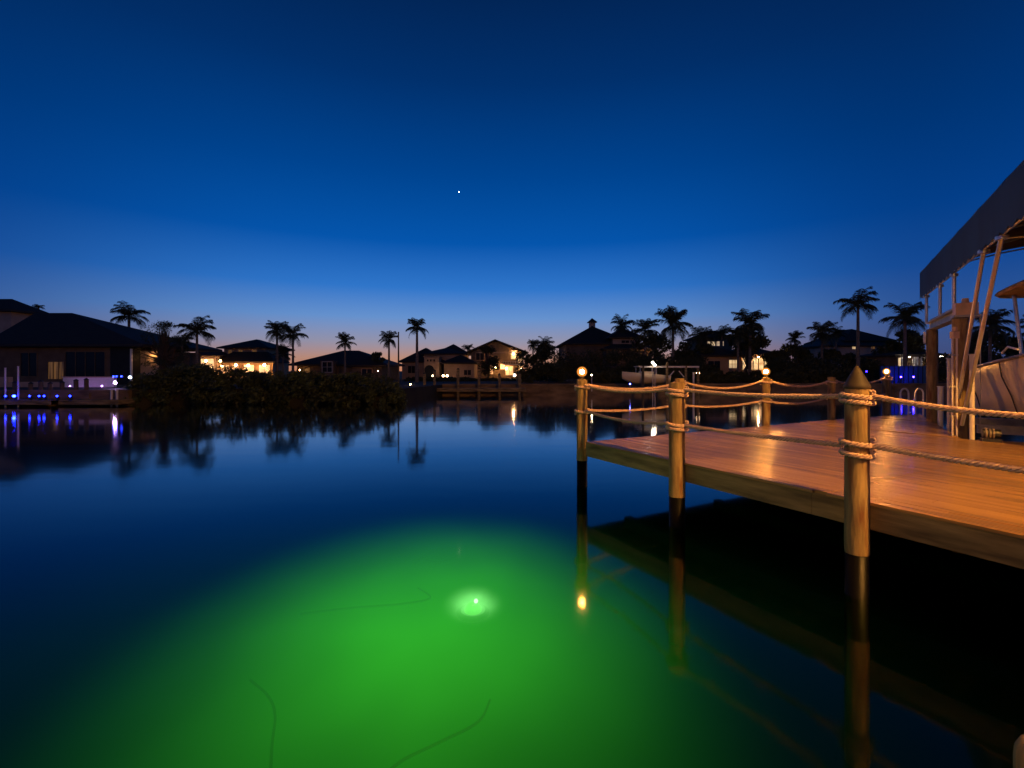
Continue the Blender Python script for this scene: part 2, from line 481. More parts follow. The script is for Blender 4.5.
# ------------------------------------------------------------------ pilings, lamps, ropes
PT = 2.09
def piling(x, y, r, label, cap=False, light=None, sleeve=.52, group='dock pilings strung with rope', top=PT):
    t = thing('dock_piling', label, 'piling', (x, y, 0), group)
    mb = MB()
    pts, rs = [], []
    n = 14
    for i in range(n + 1):
        z = sleeve + (top - sleeve) * i / n
        pts.append((x + random.uniform(-.002, .002), y + random.uniform(-.002, .002), z)); rs.append(r * (1 + random.uniform(-.012, .012)))
    mb.tube(pts, rs, 24)
    mb.lathe([(r * .985, top), (r * .96, top + .012), (.001, top + .018)], (x, y, 0), 24)
    mb.build('post', M['pile'], t)
    sl = MB(); sl.lathe([(r * .97, BEDZ - .1), (r * .97, sleeve - .006), (r * .6, sleeve - .003)], (x, y, 0), 24)
    sl.build('sleeve', M['sleeve'], t)
    if cap:
        cp = MB(); cp.lathe([(r * 1.02, top + .0), (r * 1.08, top + .006), (r * 1.08, top + .03), (r * .98, top + .05), (r * .5, top + .155), (.012, top + .23), (.001, top + .235)], (x, y, 0), 28)
        cp.build('cap', M['cap'], t)
    if light:
        bs = MB(); bs.lathe([(.001, top + .018), (.065, top + .02), (.065, top + .04), (.035, top + .055), (.035, top + .085), (.05, top + .095)], (x, y, 0), 20)
        lf = bs.build('lamp_base', M['cap'], t)
        bulb(t, (x, y, top + .165), .045, light, (1., .42, .09), 'lamp_bulb', 10)
        MB().ball((x, y, top + .165), .10, 14).build('lamp_halo', M['halo_glow'], t)  # shell added for the bulb's orange halo
    return t

A = Vector((X(582, 9.22), 9.22)); B = Vector((2.415, 6.88)); C = Vector((3.496, 4.763)); H = C + (C - B) * 1.02
pD = onlevel(768, 423.5, ZD); pE = onlevel(834, 418.2, ZD); pF = onlevel(889, 413.2, ZD)
pG = Vector((X(679.5, 10.75), 10.75))
LP = 45.
piling(A.x, A.y, .105, 'slim piling at the far outer corner of the dock with a glowing lamp on top', light=LP)
piling(B.x, B.y, .116, sleeve=.44, label='bare-topped piling midway along the near edge of the dock')
piling(C.x, C.y, .107, sleeve=.43, label='nearest thick piling with a dark pointed cap and two rope wraps', cap=True)
piling(pG.x, pG.y, .105, 'piling on the far edge hidden behind the bare-topped near one')
piling(pD.x, pD.y + .1, .098, 'lamp-topped piling on the far dock edge before the lit windows', light=165.)
piling(pE.x, pE.y + .1, .098, 'short lampless piling on the far edge just left of the pointed cap')
piling(pF.x, pF.y + .1, .115, 'lamp-topped piling near the ladder at the far right dock corner', light=115.)
piling(H.x, H.y, .132, 'lamp-topped piling at the near right end of the dock rope', light=60.)

RR = .027
def rope(path, label, closed_coils=(), r=RR, group='ropes strung between the pilings'):
    """three-strand twisted rope along path; coils = (x, y, z, pile radius, turns, phase)"""
    mb = MB()
    paths = [path]
    for (x, y, z, pr, turns, ph) in closed_coils:
        n = int(28 * turns)
        paths.append([Vector((x + (pr + r * .8) * math.cos(ph + 2 * math.pi * turns * i / n), y + (pr + r * .8) * math.sin(ph + 2 * math.pi * turns * i / n), z - r * 2.1 * turns * i / n)) for i in range(n + 1)])
    for pa in paths:
        # resample
        pa = [Vector(p) for p in pa]
        L = [0]
        for a, b_ in zip(pa, pa[1:]): L.append(L[-1] + (b_ - a).length)
        step = .013
        n = max(6, int(L[-1] / step))
        pts = []; j = 0
        for i in range(n + 1):
            sx = L[-1] * i / n
            while j < len(L) - 2 and L[j + 1] < sx: j += 1
            tt = (sx - L[j]) / max(1e-9, L[j + 1] - L[j])
            pts.append(pa[j].lerp(pa[j + 1], tt))
        for k in range(3):
            sp_ = []
            for i, p in enumerate(pts):
                t = (pts[min(i + 1, n)] - pts[max(i - 1, 0)]).normalized()
                s_ = t.cross(Vector((0, 0, 1))).normalized(); u_ = s_.cross(t)
                q = 2 * math.pi * (k / 3 + L[-1] * i / n / .125)
                sp_.append(p + (s_ * math.cos(q) + u_ * math.sin(q)) * r * .62)
            mb.tube(sp_, r * .46, 6)
    o = mb.build('rope', M['rope'])
    return tag(o, label, 'rope', group)
def hang(a, b, za, zb, sag, ra, rb, n=24):
    a, b = Vector((a.x, a.y)), Vector((b.x, b.y))
    d = (b - a).normalized(); s_ = Vector((d.y, -d.x))
    a = a + d * ra; b = b - d * rb
    out = []
    for i in range(n + 1):
        t = i / n
        p = a.lerp(b, t)
        out.append(Vector((p.x, p.y, za + (zb - za) * t - 4 * sag * t * (1 - t))))
    return out
ang = lambda p: math.atan2(-p.y, -p.x)
def co(p, z, pr, turns=1.6): return (p.x, p.y, z, pr, turns, ang(p) + 1.2)
pD2, pE2, pF2 = (Vector((p.x, p.y + .1)) for p in (pD, pE, pF))
rope(hang(A, B, 1.99, 2.0, .075, .12, .14), 'upper rope between the far corner lamp piling and the bare-topped near piling', [co(A, 2.0, .105)])
rope(hang(A, B, 1.50, 1.49, .07, .12, .14), 'lower rope between the far corner lamp piling and the bare-topped near piling', [co(A, 1.52, .105)])
rope(hang(A, pG, 2.0, 1.98, .10, .12, .12), 'upper rope on the far edge starting at the corner lamp piling', [])
rope(hang(A, pG, 1.50, 1.50, .06, .12, .12), 'lower rope on the far edge starting at the corner lamp piling', [])
rope(hang(B, C, 2.0, 2.01, .035, .14, .14), 'upper rope from the bare-topped piling to the pointed-cap piling', [co(B, 2.03, .116, 2.2)])
rope(hang(B, C, 1.49, 1.50, .015, .14, .14), 'lower rope from the bare-topped piling to the pointed-cap piling', [co(B, 1.53, .116, 2.2)])
rope(hang(C, H, 2.02, 2.0, .095, .14, .14), 'upper thick rope running right from the pointed-cap piling', [co(C, 2.06, .107, 1.0), co(C, 2.005, .107, 1.05)])
rope(hang(C, H, 1.53, 1.50, .03, .14, .14), 'lower thick rope running right from the pointed-cap piling', [co(C, 1.585, .107, 1.0), co(C, 1.475, .107, 1.05)])
rope(hang(pG, pD2, 2.02, 2.03, .17, .12, .12), 'upper sagging rope arriving from the left at the lamp piling before the lit windows', [co(pG, 2.03, .105)])
rope(hang(pG, pD2, 1.48, 1.52, .08, .12, .12), 'lower sagging rope arriving from the left at the lamp piling before the lit windows', [co(pG, 1.5, .105)])
rope(hang(pD2, pE2, 2.03, 1.98, .15, .12, .12), 'upper sagging rope between the lamp piling and the short lampless piling', [co(pD2, 2.03, .098)])
rope(hang(pD2, pE2, 1.50, 1.54, .12, .12, .12), 'lower sagging rope between the lamp piling and the short lampless piling', [co(pD2, 1.54, .098)])
rope(hang(pE2, pF2, 2.0, 2.04, .13, .12, .12), 'upper rope rising behind the pointed cap to the far right lamp piling', [co(pE2, 2.0, .098), co(pF2, 2.06, .115)])
rope(hang(pE2, pF2, 1.54, 1.54, .10, .12, .12), 'lower rope behind the pointed cap ending at the far right lamp piling', [co(pE2, 1.56, .098)])

# rounded stub of a mooring post close to the camera
sx, sy = X(1051, 1.62), 1.62
stub = thing('mooring_post', 'rounded pale top of a short mooring post just below the camera', 'mooring post', (sx, sy, 0))
mb = MB(); mb.lathe([(.09, BEDZ), (.09, .90), (.088, .93), (.075, .962), (.05, .982), (.02, .992), (.001, .994)], (sx, sy, 0), 24); mb.build('post', M['pile'], stub)

# swim ladder at the far right corner
lx = onlevel(901, 413.9, ZD); lx2 = onlevel(914.5, 413.9, ZD)
ld = thing('dock_ladder', 'white tubular swim ladder with arched handrails at the far edge of the dock', 'ladder', (lx.x, lx.y, ZD))
dd = (lx2 - lx).normalized(); out_ = (D2 - D1).normalized(); out_ = Vector((-out_.y, out_.x, 0))
for q in (lx - dd * .02, lx2 + dd * .02):
    ptsl = [q + Vector((0, 0, -.02))]
    for i in range(13):
        an = math.pi * i / 12
        ptsl.append(q + dd * (.15 - .15 * math.cos(an)) + out_ * (.02 - .02 * math.cos(an)) + Vector((0, 0, .62 + .16 * math.sin(an))))
    ptsl.append(ptsl[-1] + Vector((0, 0, -1.9)))
    MB().tube(ptsl, .024, 8).build('handrail', M['white_metal'], ld)
for k in range(4):
    zz = ZD - .15 - k * .28
    a_ = lx + dd * .28 + out_ * .04; b_ = lx2 + dd * .32 + out_ * .04
    MB().tube([(a_.x, a_.y, zz), (b_.x, b_.y, zz)], .022, 8).build('rung', M['white_metal'], ld)

# ------------------------------------------------------------------ boat lift, canopy and boat
L1 = Vector((11.75, 12.95, 0)); 
def lift(q, t, z): return L1 - U * q + V * t + Vector((0, 0, z))
def lift_piling(q, t, r, label, top=3.4):
    p = lift(q, t, 0)
    t_ = thing('lift_piling', label, 'piling', p, 'tall pilings of the boat lift')
    mb = MB(); n = 16
    mb.tube([(p.x, p.y, .5 + (top - .5) * i / n) for i in range(n + 1)], [r * (1 + random.uniform(-.012, .012)) for _ in range(n + 1)], 22)
    mb.build('post', M['pile'], t_)
    MB().lathe([(r * .97, BEDZ - .1), (r * .97, .495), (r * .5, .497)], (p.x, p.y, 0), 20).build('sleeve', M['sleeve'], t_)
    return t_
lift_piling(0, -.13, .128, 'tall boat lift piling farther back beside the ladder')
lift_piling(3.4, -.13, .135, 'tall boat lift piling under the orange motor box')
lift_piling(0, 3.9, .15, 'outer boat lift piling behind the boat stern')
lift_piling(3.4, 3.9, .15, 'outer boat lift piling behind the boat hull')
bl = thing('boat_lift', 'steel boat lift frame with an orange-lit motor box on its beam', 'boat lift', lift(0, -.13, 3.4))
for t in (-.13, 3.9):
    bm_ = MB()
    a_, b_ = lift(-.35, t, 3.52), lift(3.14, t, 3.52)
    up = Vector((0, 0, 1))
    c_ = (a_ + b_) / 2; hl = (b_ - a_) / 2
    bm_.obox(c_ + up * .1, hl, V * .10, up * .012); bm_.obox(c_ - up * .1, hl, V * .10, up * .012); bm_.obox(c_, hl * .999, V * .012, up * .088)
    bm_.build('top_beam', M['galv'], bl)
    mo = MB(); c_ = lift(3.40, t + .08, 3.60)
    mo.obox(c_, U * .17, V * .18, up * .13)
    bo = mo.build('motor_box', M['orange_box'], bl)
    MB().tube([c_ + up * .13, c_ + up * .24], [.07, .055], 12).build('motor', M['orange_box'], bo)
    MB().obox(c_ - up * .155, U * .22, V * .22, up * .022).build('mount_plate', M['galv'], bl)
    MB().tube([lift(-.2, t, 3.69), lift(3.12, t, 3.69)], .03, 8).build('drive_shaft', M['galv'], bl)
    MB().obox(lift(0, t - .16, 3.2), U * .05, V * .02, up * .16).build('bracket', M['white_metal'], bl)
cbm = MB()
for q in (.6, 2.8):
    cbm = MB(); cbm.obox(lift(q, 2.0, .98), U * .07, V * 1.75, up * .09); cbm.build('cradle_beam', M['galv'], bl)
    for t in (.30, 3.72):
        MB().tube([lift(q, t, .98), lift(q, t, 3.5)], .011, 6).build('lift_cable', M['galv'], bl)
for t in (1.55, 2.45):
    bk = MB(); bk.obox(lift(1.7, t, 1.14), U * 2.2, V * .06, up * .06); bk.build('bunk', M['joist'], bl)

def pole(name, a, b, r, m, label, cat, group=None):
    t = thing(name, label, cat, a, group)
    d = (Vector(b) - Vector(a)); 
    MB().tube([Vector(a) + d * (i / 4) for i in range(5)], r, 12).build('pipe', m, t)
    MB().tube([Vector(b), Vector(b) + Vector((0, 0, .02))], r * 1.25, 12).build('end_cap', m, t)
    return t
GP = 'white guide poles of the boat lift'
def atpx(px, D, z): return Vector((X(px, D), D, z))
pole('guide_pole', atpx(949.3, 11.2, -.5), atpx(949.3, 11.2, Z(359, 11.2)), .045, M['pvc'], 'white guide pole just left of the motor box piling', 'guide pole', GP)
pole('guide_pole', atpx(972, 9.35, .3), atpx(972, 9.35, Z(355, 9.35)), .042, M['pvc'], 'white guide pole in front of the boat stern', 'guide pole', GP)
pole('guide_pole', atpx(940.5, 12.4, .2), atpx(940.5, 12.4, Z(387, 12.4)), .06, M['white_metal'], 'short bright white pole between the two lift pilings', 'guide pole', GP)
cp = atpx(954.6, 9.6, .3)
wp = thing('water_pipe', 'pair of thin pipes with an orange fitting climbing the motor box piling', 'pipe', cp)
for dx in (-.045, .045):
    MB().tube([cp + Vector((dx, 0, 0)), cp + Vector((dx, 0, Z(337, 9.6) - .3))], .016, 8).build('pipe', M['pvc'], wp)
ft = MB(); ft.obox(cp + Vector((0, 0, Z(335, 9.6) - .3)), Vector((.065, 0, 0)), Vector((0, .04, 0)), Vector((0, 0, .07)))
ft.tube([cp + Vector((0, 0, Z(331, 9.6) - .3)), cp + Vector((0, 0, Z(327, 9.6) - .3))], .04, 10)
ft.build('fitting', M['orange_box'], wp)
for zz in (1.35, 1.95, 2.6):
    MB().obox(cp + Vector((0, .02, zz - .3)), Vector((.085, 0, 0)), Vector((0, .012, 0)), Vector((0, 0, .02))).build('clamp', M['galv'], wp)

# canopy
CB, CT = 4.42, 5.22
can = thing('boat_canopy', 'dark navy canvas boat canopy on slim poles above the lift', 'canopy', lift(0, 0, CB))
q0, q1, t0, t1 = -1.35, 8.2, -.23, 4.3
def side_wall(mb, a, b, n, wave=True):
    a, b = Vector(a), Vector(b)
    vs, fs = [], []
    for i in range(n + 1):
        p = a.lerp(b, i / n)
        sc_ = .06 * abs(math.sin(math.pi * i / 2)) if wave else 0
        vs += [(p.x, p.y, CB + (sc_ if i % 2 else -.02)), (p.x, p.y, CB + .3), (p.x, p.y, CT)]
    for i in range(n):
        fs += [(3*i, 3*i+3, 3*i+4, 3*i+1), (3*i+1, 3*i+4, 3*i+5, 3*i+2)]
    mb.add(vs, fs)
cw = MB()
side_wall(cw, lift(q0, t0, 0), lift(q1, t0, 0), 46)
side_wall(cw, lift(q1, t1, 0), lift(q0, t1, 0), 46)
side_wall(cw, lift(q1, t0, 0), lift(q1, t1, 0), 18)
cw.build('side_cloth', M['canvas'], can)
rf = MB(); vs, fs = [], []
nq, ntt = 24, 12
for i in range(nq + 1):
    for j in range(ntt + 1):
        tt = j / ntt
        zz = CT + .52 * (1 - abs(2 * tt - 1) ** 1.4) * (1 if i < nq * .6 else 1 - ((i - nq * .6) / (nq * .4)) ** 4) + .012 * math.sin(i * 1.57)
        vs.append(lift(q0 + (q1 - q0) * i / nq, t0 + (t1 - t0) * tt, zz))
for i in range(nq):
    for j in range(ntt):
        a_ = i * (ntt + 1) + j
        fs.append((a_, a_ + 1, a_ + ntt + 2, a_ + ntt + 1))
rf.add(vs, fs, True); rf.build('roof_cloth', M['canvas'], can)
lin = MB(); lin.add([Vector(v) - up * .03 for v in vs], [f[::-1] for f in fs], True); lin.build('lining', M['canvas_in'], can)
fr_ = MB()
for tt in (t0 + .06, t1 - .06):
    fr_.tube([lift(q0 + .05, tt, CB + .06), lift(q1 - .05, tt, CB + .06)], .03, 8)
    fr_.tube([lift(q0 + .05, tt, CT - .06), lift(q1 - .05, tt, CT - .06)], .03, 8)
fr_.build('rail', M['alu'], can)
for i in range(6):
    q = q0 + .1 + (q1 - q0 - .2) * i / 5
    bw = MB(); bw.tube([lift(q, t0 + .06 + (t1 - t0 - .12) * j / 8, CT - .08 + .50 * (1 - abs(2 * j / 8 - 1) ** 1.4)) for j in range(9)], .022, 8)
    if i >= 4: bw.tube([lift(q, t0 + .06, CB + .06), lift(q, t1 - .06, CB + .06)], .022, 8)
    bw.build('bow', M['alu'], can)
def qpx(px, t):                                     # distance along the lift line seen at column px
    k = (px - CX) / F
    o = lift(0, t, 0)
    return (o.x - k * o.y) / (U.x - k * U.y)
for px in (926.5, 940, 954):
    q = qpx(px, -.17)
    MB().tube([lift(q, -.17, 3.64), lift(q, -.17, CB + .04)], .038, 10).build('post', M['alu'], can)
    MB().tube([lift(q, -.17, CB - .03), lift(q, -.17, CB + .03)], .075, 10).build('post_bracket', M['alu'], can)
for px, (bx, by, bD) in ((984, (958.5, 398, 9.7)), (1002, (962, 425, 9.5))):
    q = qpx(px, -.17)
    tp = lift(q, -.17, CB + .04); bt = W(bx, by, bD)
    MB().tube([bt, bt.lerp(tp, .5), tp], .033, 10).build('strut', M['alu'], can)
    MB().tube([lift(q, -.17, CB - .03), lift(q, -.17, CB + .03)], .085, 10).build('post_bracket', M['alu'], can)
for q in (q0 + .1, 0.2, 3.3, 7.6):
    MB().tube([lift(q, t1 - .12, 3.64 if -.4 < q < 3.8 else ZD), lift(q, t1 - .12, CB + .04)], .038, 10).build('post', M['alu'], can)

# boat: stern away, bow towards the near dock
boat = thing('motor_boat', 'white motor boat with a hard top raised on the lift under the canopy', 'boat', lift(4, 2, 1.1))
BC = 1.55; BL0, BL1 = 1.35, 8.4
def hull_sec(s):
    """half-section at s 0 (stern) .. 1 (bow): list of (offset from centre line, z)"""
    taper = (1 - max(0, (s - .05) / .95) ** 2.2)
    bw = 1.28 * max(.02, taper) ** .9
    keel = 1.13 + .85 * max(0, (s - .62) / .38) ** 2.4
    gun = 2.30 + .62 * s ** 1.15
    chine = 1.34 + .30 * s + .5 * max(0, s - .7)
    cb = bw * (.86 - .18 * s)
    return [(0, keel), (cb * .5, keel + (chine - keel) * .42), (cb, chine), (cb + (bw - cb) * .35, chine + (gun - chine) * .3), (bw * .98, chine + (gun - chine) * .68), (bw, gun)]
hl_ = MB(); NS = 28; rows = []
vs, fs = [], []
for i in range(NS + 1):
    s = i / NS; sec = hull_sec(s); q = BL0 + (BL1 - BL0) * s
    ring = [lift(q, BC - o, z) for o, z in sec[::-1]] + [lift(q, BC + o, z) for o, z in sec[1:]]
    vs += ring; rows.append(len(ring))
nr = rows[0]
for i in range(NS):
    for j in range(nr - 1):
        fs.append((i*nr+j, i*nr+j+1, (i+1)*nr+j+1, (i+1)*nr+j))
hl_.add(vs, fs, True)
hl_.add(vs[:nr], [tuple(range(nr))])
ho = hl_.build('hull', M['gel'], boat)
rr_ = MB(); 
for sgn in (-1, 1):
    rr_.tube([lift(BL0 + (BL1 - BL0) * i / NS, BC + sgn * (hull_sec(i / NS)[-1][0] + .015), hull_sec(i / NS)[-1][1] - .02) for i in range(NS + 1)], .035, 8)
rr_.build('rub_rail', M['gel_trim'], boat)
dk = MB(); vs, fs = [], []
for i in range(NS + 1):
    sec = hull_sec(i / NS); q = BL0 + (BL1 - BL0) * i / NS
    inset = .22
    z = sec[-1][1]
    for o in (-sec[-1][0] + .01, -max(.01, sec[-1][0] - inset), max(.01, sec[-1][0] - inset), sec[-1][0] - .01):
        vs.append(lift(q, BC + o, z + .01))
for i in range(NS):
    rng = (0, 1, 2) if (i / NS > .68) else (0, 2)
    for j in rng: fs.append((i*4+j, i*4+j+1, (i+1)*4+j+1, (i+1)*4+j))
dk.add(vs, fs); dk.build('side_deck', M['gel'], boat)
fl = MB(); vs, fs = [], []
for i in range(NS + 1):
    sec = hull_sec(i / NS); q = BL0 + (BL1 - BL0) * i / NS; o = max(.01, sec[2][0] - .05)
    vs += [lift(q, BC - o, 1.72), lift(q, BC + o, 1.72)]
for i in range(int(NS * .7)): fs.append((2*i, 2*i+1, 2*i+3, 2*i+2))
fl.add(vs, fs); fl.build('cockpit_floor', M['gel'], boat)
cs = MB(); cs.obox(lift(4.6, BC, 2.15), U * .45, V * .42, up * .45); cs.obox(lift(4.85, BC, 2.68), U * .2, V * .40, up * .10); cs.build('console', M['gel'], boat)
ws = MB(); ws.add([lift(4.95, BC - .42, 2.6), lift(4.95, BC + .42, 2.6), lift(4.75, BC + .38, 3.15), lift(4.75, BC - .38, 3.15)], [(0, 1, 2, 3)]); ws.build('windscreen', M['dark_glass'], boat)
# hard top with its legs
ht = MB(); n = 28; vs = []
qa, qb, ta, tb = 2.6, 5.6, BC - 1.15, BC + 1.15
def ht_ring(e, z):
    out = []
    for i in range(n):
        a_ = 2 * math.pi * i / n
        cx_, sy_ = math.cos(a_), math.sin(a_)
        px_ = abs(cx_) ** .5 * (1 if cx_ > 0 else -1); py_ = abs(sy_) ** .5 * (1 if sy_ > 0 else -1)
        out.append(lift((qa + qb) / 2 + px_ * ((qb - qa) / 2 - e), (ta + tb) / 2 + py_ * ((tb - ta) / 2 - e), z))
    return out
prof = [(.16, 3.84), (.04, 3.85), (0, 3.89), (.03, 3.93), (.14, 3.99), (.35, 4.06), (.7, 4.10), (1.05, 4.11)]
for e, z in prof: vs += ht_ring(e, z)
fs = [(i*n+k, i*n+(k+1) % n, (i+1)*n+(k+1) % n, (i+1)*n+k) for i in range(len(prof) - 1) for k in range(n)]
fs += [tuple(range(n - 1, -1, -1)), tuple(range((len(prof) - 1) * n, len(prof) * n))]
ht.add(vs, fs, False); ht.build('hard_top', M['top_cloth'], boat)
for q in (3.5, 5.0):
    for t in (-.75, .75):
        MB().tube([lift(q + .15, BC + t, 1.9), lift(q, BC + t * 1.1, 3.2), lift(q - .1, BC + t * 1.15, 3.85)], .032, 8).build('top_leg', M['alu'], boat)
for s in (.08, .36, .62):
    sm_ = MB(); sec = hull_sec(s); q = BL0 + (BL1 - BL0) * s
    pr = [lift(q + .12 * math.sin(k * .8), BC - (o + .008), z) for k, (o, z) in enumerate(sec[::-1])]
    sm_.tube(pr, .012, 6); sm_.build('hull_strap', M['dark_strap'], boat)
ob = MB(); ob.obox(lift(.95, BC, 2.25), U * .20, V * .24, up * .32); ob.obox(lift(.98, BC, 1.55), U * .10, V * .08, up * .45); ob.obox(lift(.9, BC, 1.12), U * .22, V * .05, up * .10)
ob.build('outboard_motor', M['black'], boat)
cl = MB(); cl.tube([lift(5.2, BC - 1.22, 2.66), lift(4.9, BC - 1.28, 2.72), lift(4.5, BC - 1.27, 2.62)], .02, 6); cl.build('cleat', M['white_metal'], boat)

# small stern-side gear seen below the hull
gear = thing('hose_reel', 'small dark hose reel with pale hose below the boat hull', 'hose reel', atpx(990, 9.0, ZD))
# stands on the lift-side walkway of the dock
gp = D3 + V * .38 - U * .24
gear.location = gp; OFF[gear.name] = Vector(gp)
MB().obox(gp + up * .03, U * .09, V * .13, up * .028).build('foot', M['black'], gear)
MB().tube([gp + V * -.12 + up * .15, gp + V * .12 + up * .15], .085, 14).build('drum', M['black'], gear)
hs = MB(); 
for k in range(3): 
    hs.tube([gp + V * (-.08 + .05 * k) + up * .15 + (U * math.cos(a_) + up * math.sin(a_)) * .095 for a_ in [2 * math.pi * i / 16 for i in range(17)]], .014, 6)
hs.build('hose', M['gel_trim'], gear)

# ------------------------------------------------------------------ underwater light and cable
def bedpt(px, py, dz=0.):
    z = BEDZ + dz
    D = F * (HC - z) / (py - YH)
    return Vector((X(px, D), D, z))
lp_ = bedpt(473, 601, .22)
ul = thing('underwater_light', 'glowing underwater fish light on the canal bottom tinting the water green', 'underwater light', (lp_.x, lp_.y, BEDZ))
MB().lathe([(.001, BEDZ), (.26, BEDZ + .004), (.27, BEDZ + .05), (.20, BEDZ + .075)], (lp_.x, lp_.y, 0), 28).build('base_ring', M['cable'], ul)
dm = MB(); dm.lathe([(.14 * math.cos(i * math.pi / 16), BEDZ + .06 + .14 * math.sin(i * math.pi / 16)) for i in range(9)][:-1] + [(.001, BEDZ + .20)], (lp_.x, lp_.y, 0), 24)
dmo = dm.build('lens', M['lens'], ul)
bulb(ul, (lp_.x + .05, lp_.y - .02, BEDZ + .23), .035, .10, (.9, 1., .8), 'lens_tip')
lamp(ul, (lp_.x, lp_.y, BEDZ + .8), 14., (.22, 1., .10), .1, 'lens_light')
# emissive volumes added in place of the lamp's green light scattered in the water
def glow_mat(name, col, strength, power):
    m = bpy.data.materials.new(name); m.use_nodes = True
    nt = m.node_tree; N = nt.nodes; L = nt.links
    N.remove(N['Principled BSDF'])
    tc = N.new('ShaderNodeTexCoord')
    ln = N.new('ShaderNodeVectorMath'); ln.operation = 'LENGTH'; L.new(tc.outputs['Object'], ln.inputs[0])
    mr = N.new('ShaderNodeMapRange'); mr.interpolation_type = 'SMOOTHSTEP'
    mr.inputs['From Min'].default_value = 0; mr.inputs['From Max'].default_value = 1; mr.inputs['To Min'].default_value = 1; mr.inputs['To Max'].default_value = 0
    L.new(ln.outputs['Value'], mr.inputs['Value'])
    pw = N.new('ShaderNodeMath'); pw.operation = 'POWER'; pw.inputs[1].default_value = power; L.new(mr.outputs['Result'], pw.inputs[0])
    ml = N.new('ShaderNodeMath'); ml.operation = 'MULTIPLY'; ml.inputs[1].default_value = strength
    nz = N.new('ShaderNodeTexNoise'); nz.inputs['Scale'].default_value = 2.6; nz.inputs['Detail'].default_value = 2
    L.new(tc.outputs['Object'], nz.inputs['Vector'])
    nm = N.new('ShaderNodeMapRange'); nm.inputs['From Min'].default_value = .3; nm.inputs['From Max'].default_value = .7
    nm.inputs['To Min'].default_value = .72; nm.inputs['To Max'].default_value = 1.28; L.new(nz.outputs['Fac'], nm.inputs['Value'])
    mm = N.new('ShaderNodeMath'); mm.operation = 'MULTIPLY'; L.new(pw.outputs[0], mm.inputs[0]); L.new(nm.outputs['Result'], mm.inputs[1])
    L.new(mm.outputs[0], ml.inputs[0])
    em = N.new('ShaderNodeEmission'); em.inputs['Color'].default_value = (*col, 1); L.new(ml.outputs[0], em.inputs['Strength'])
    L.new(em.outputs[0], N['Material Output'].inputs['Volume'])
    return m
def water_glow(name, c, r, m):
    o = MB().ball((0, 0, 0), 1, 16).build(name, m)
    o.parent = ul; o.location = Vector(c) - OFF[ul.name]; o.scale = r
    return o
water_glow('scatter_glow', (lp_.x, lp_.y, BEDZ + .16), (.60, .52, .32), glow_mat('scatter_glow', (.66, 1., .50), 2.7, 1.5))
water_glow('scatter_glow', (-1.0, 5.5, -.85), (4.0, 4.9, .80), glow_mat('scatter_glow_wide', (.095, .95, .035), .34, 1.45))
water_glow('scatter_glow', (-1.6, 5.2, -.85), (7.4, 6.5, .82), glow_mat('scatter_glow_faint', (.05, .60, .16), .014, 1.0))
def cable(pxs, label):
    pts = [bedpt(x, y, .62) for x, y in pxs]
    sm_ = []
    for i in range(len(pts) - 1):
        p0, p1, p2, p3 = pts[max(0, i-1)], pts[i], pts[i+1], pts[min(len(pts)-1, i+2)]
        for k in range(8):
            t = k / 8
            sm_.append(.5 * ((2*p1) + (-p0+p2)*t + (2*p0-5*p1+4*p2-p3)*t*t + (-p0+3*p1-3*p2+p3)*t**3))
    sm_.append(pts[-1])
    o = MB().tube(sm_, .013, 8).build('cable', M['cable'])
    return tag(o, label, 'cable', 'cables lying on the canal bottom')
cable([(300, 614), (350, 608), (400, 604), (430, 598), (418, 588)], 'cable running left across the green bottom from the light')
cable([(415, 563), (432, 552), (450, 547), (462, 553), (440, 562), (425, 560)], 'looped cable coil on the bottom beyond the light')
cable([(250, 680), (268, 696), (275, 715), (272, 745), (270, 790)], 'bent cable on the green bottom left of the light towards the camera')
cable([(370, 790), (400, 762), (440, 742), (478, 722), (490, 700)], 'faint straight cable on the green bottom nearest the camera')

# ------------------------------------------------------------------ vegetation builders
def leaf_cloud(mb, centers, per, size, rnd, flat=.7):
    vs, fs = [], []
    for (c, rad) in centers:
        for _ in range(per):
            while True:
                p = Vector((rnd.uniform(-1, 1), rnd.uniform(-1, 1), rnd.uniform(-1, 1)))
                if p.length < 1: break
            p = p * (p.length ** .25)
            p = Vector((p.x * rad, p.y * rad, p.z * rad * flat)) + Vector(c)
            s = size * rnd.uniform(.5, 1.3)
            n = Vector((rnd.gauss(0, 1), rnd.gauss(0, 1), rnd.gauss(0, 1))).normalized()
            a = n.orthogonal().normalized(); b = n.cross(a)
            i = len(vs)
            vs += [p - a * s, p + b * s * .45, p + a * s, p - b * s * .45]
            fs.append((i, i + 1, i + 2, i + 3))
    mb.add(vs, fs)

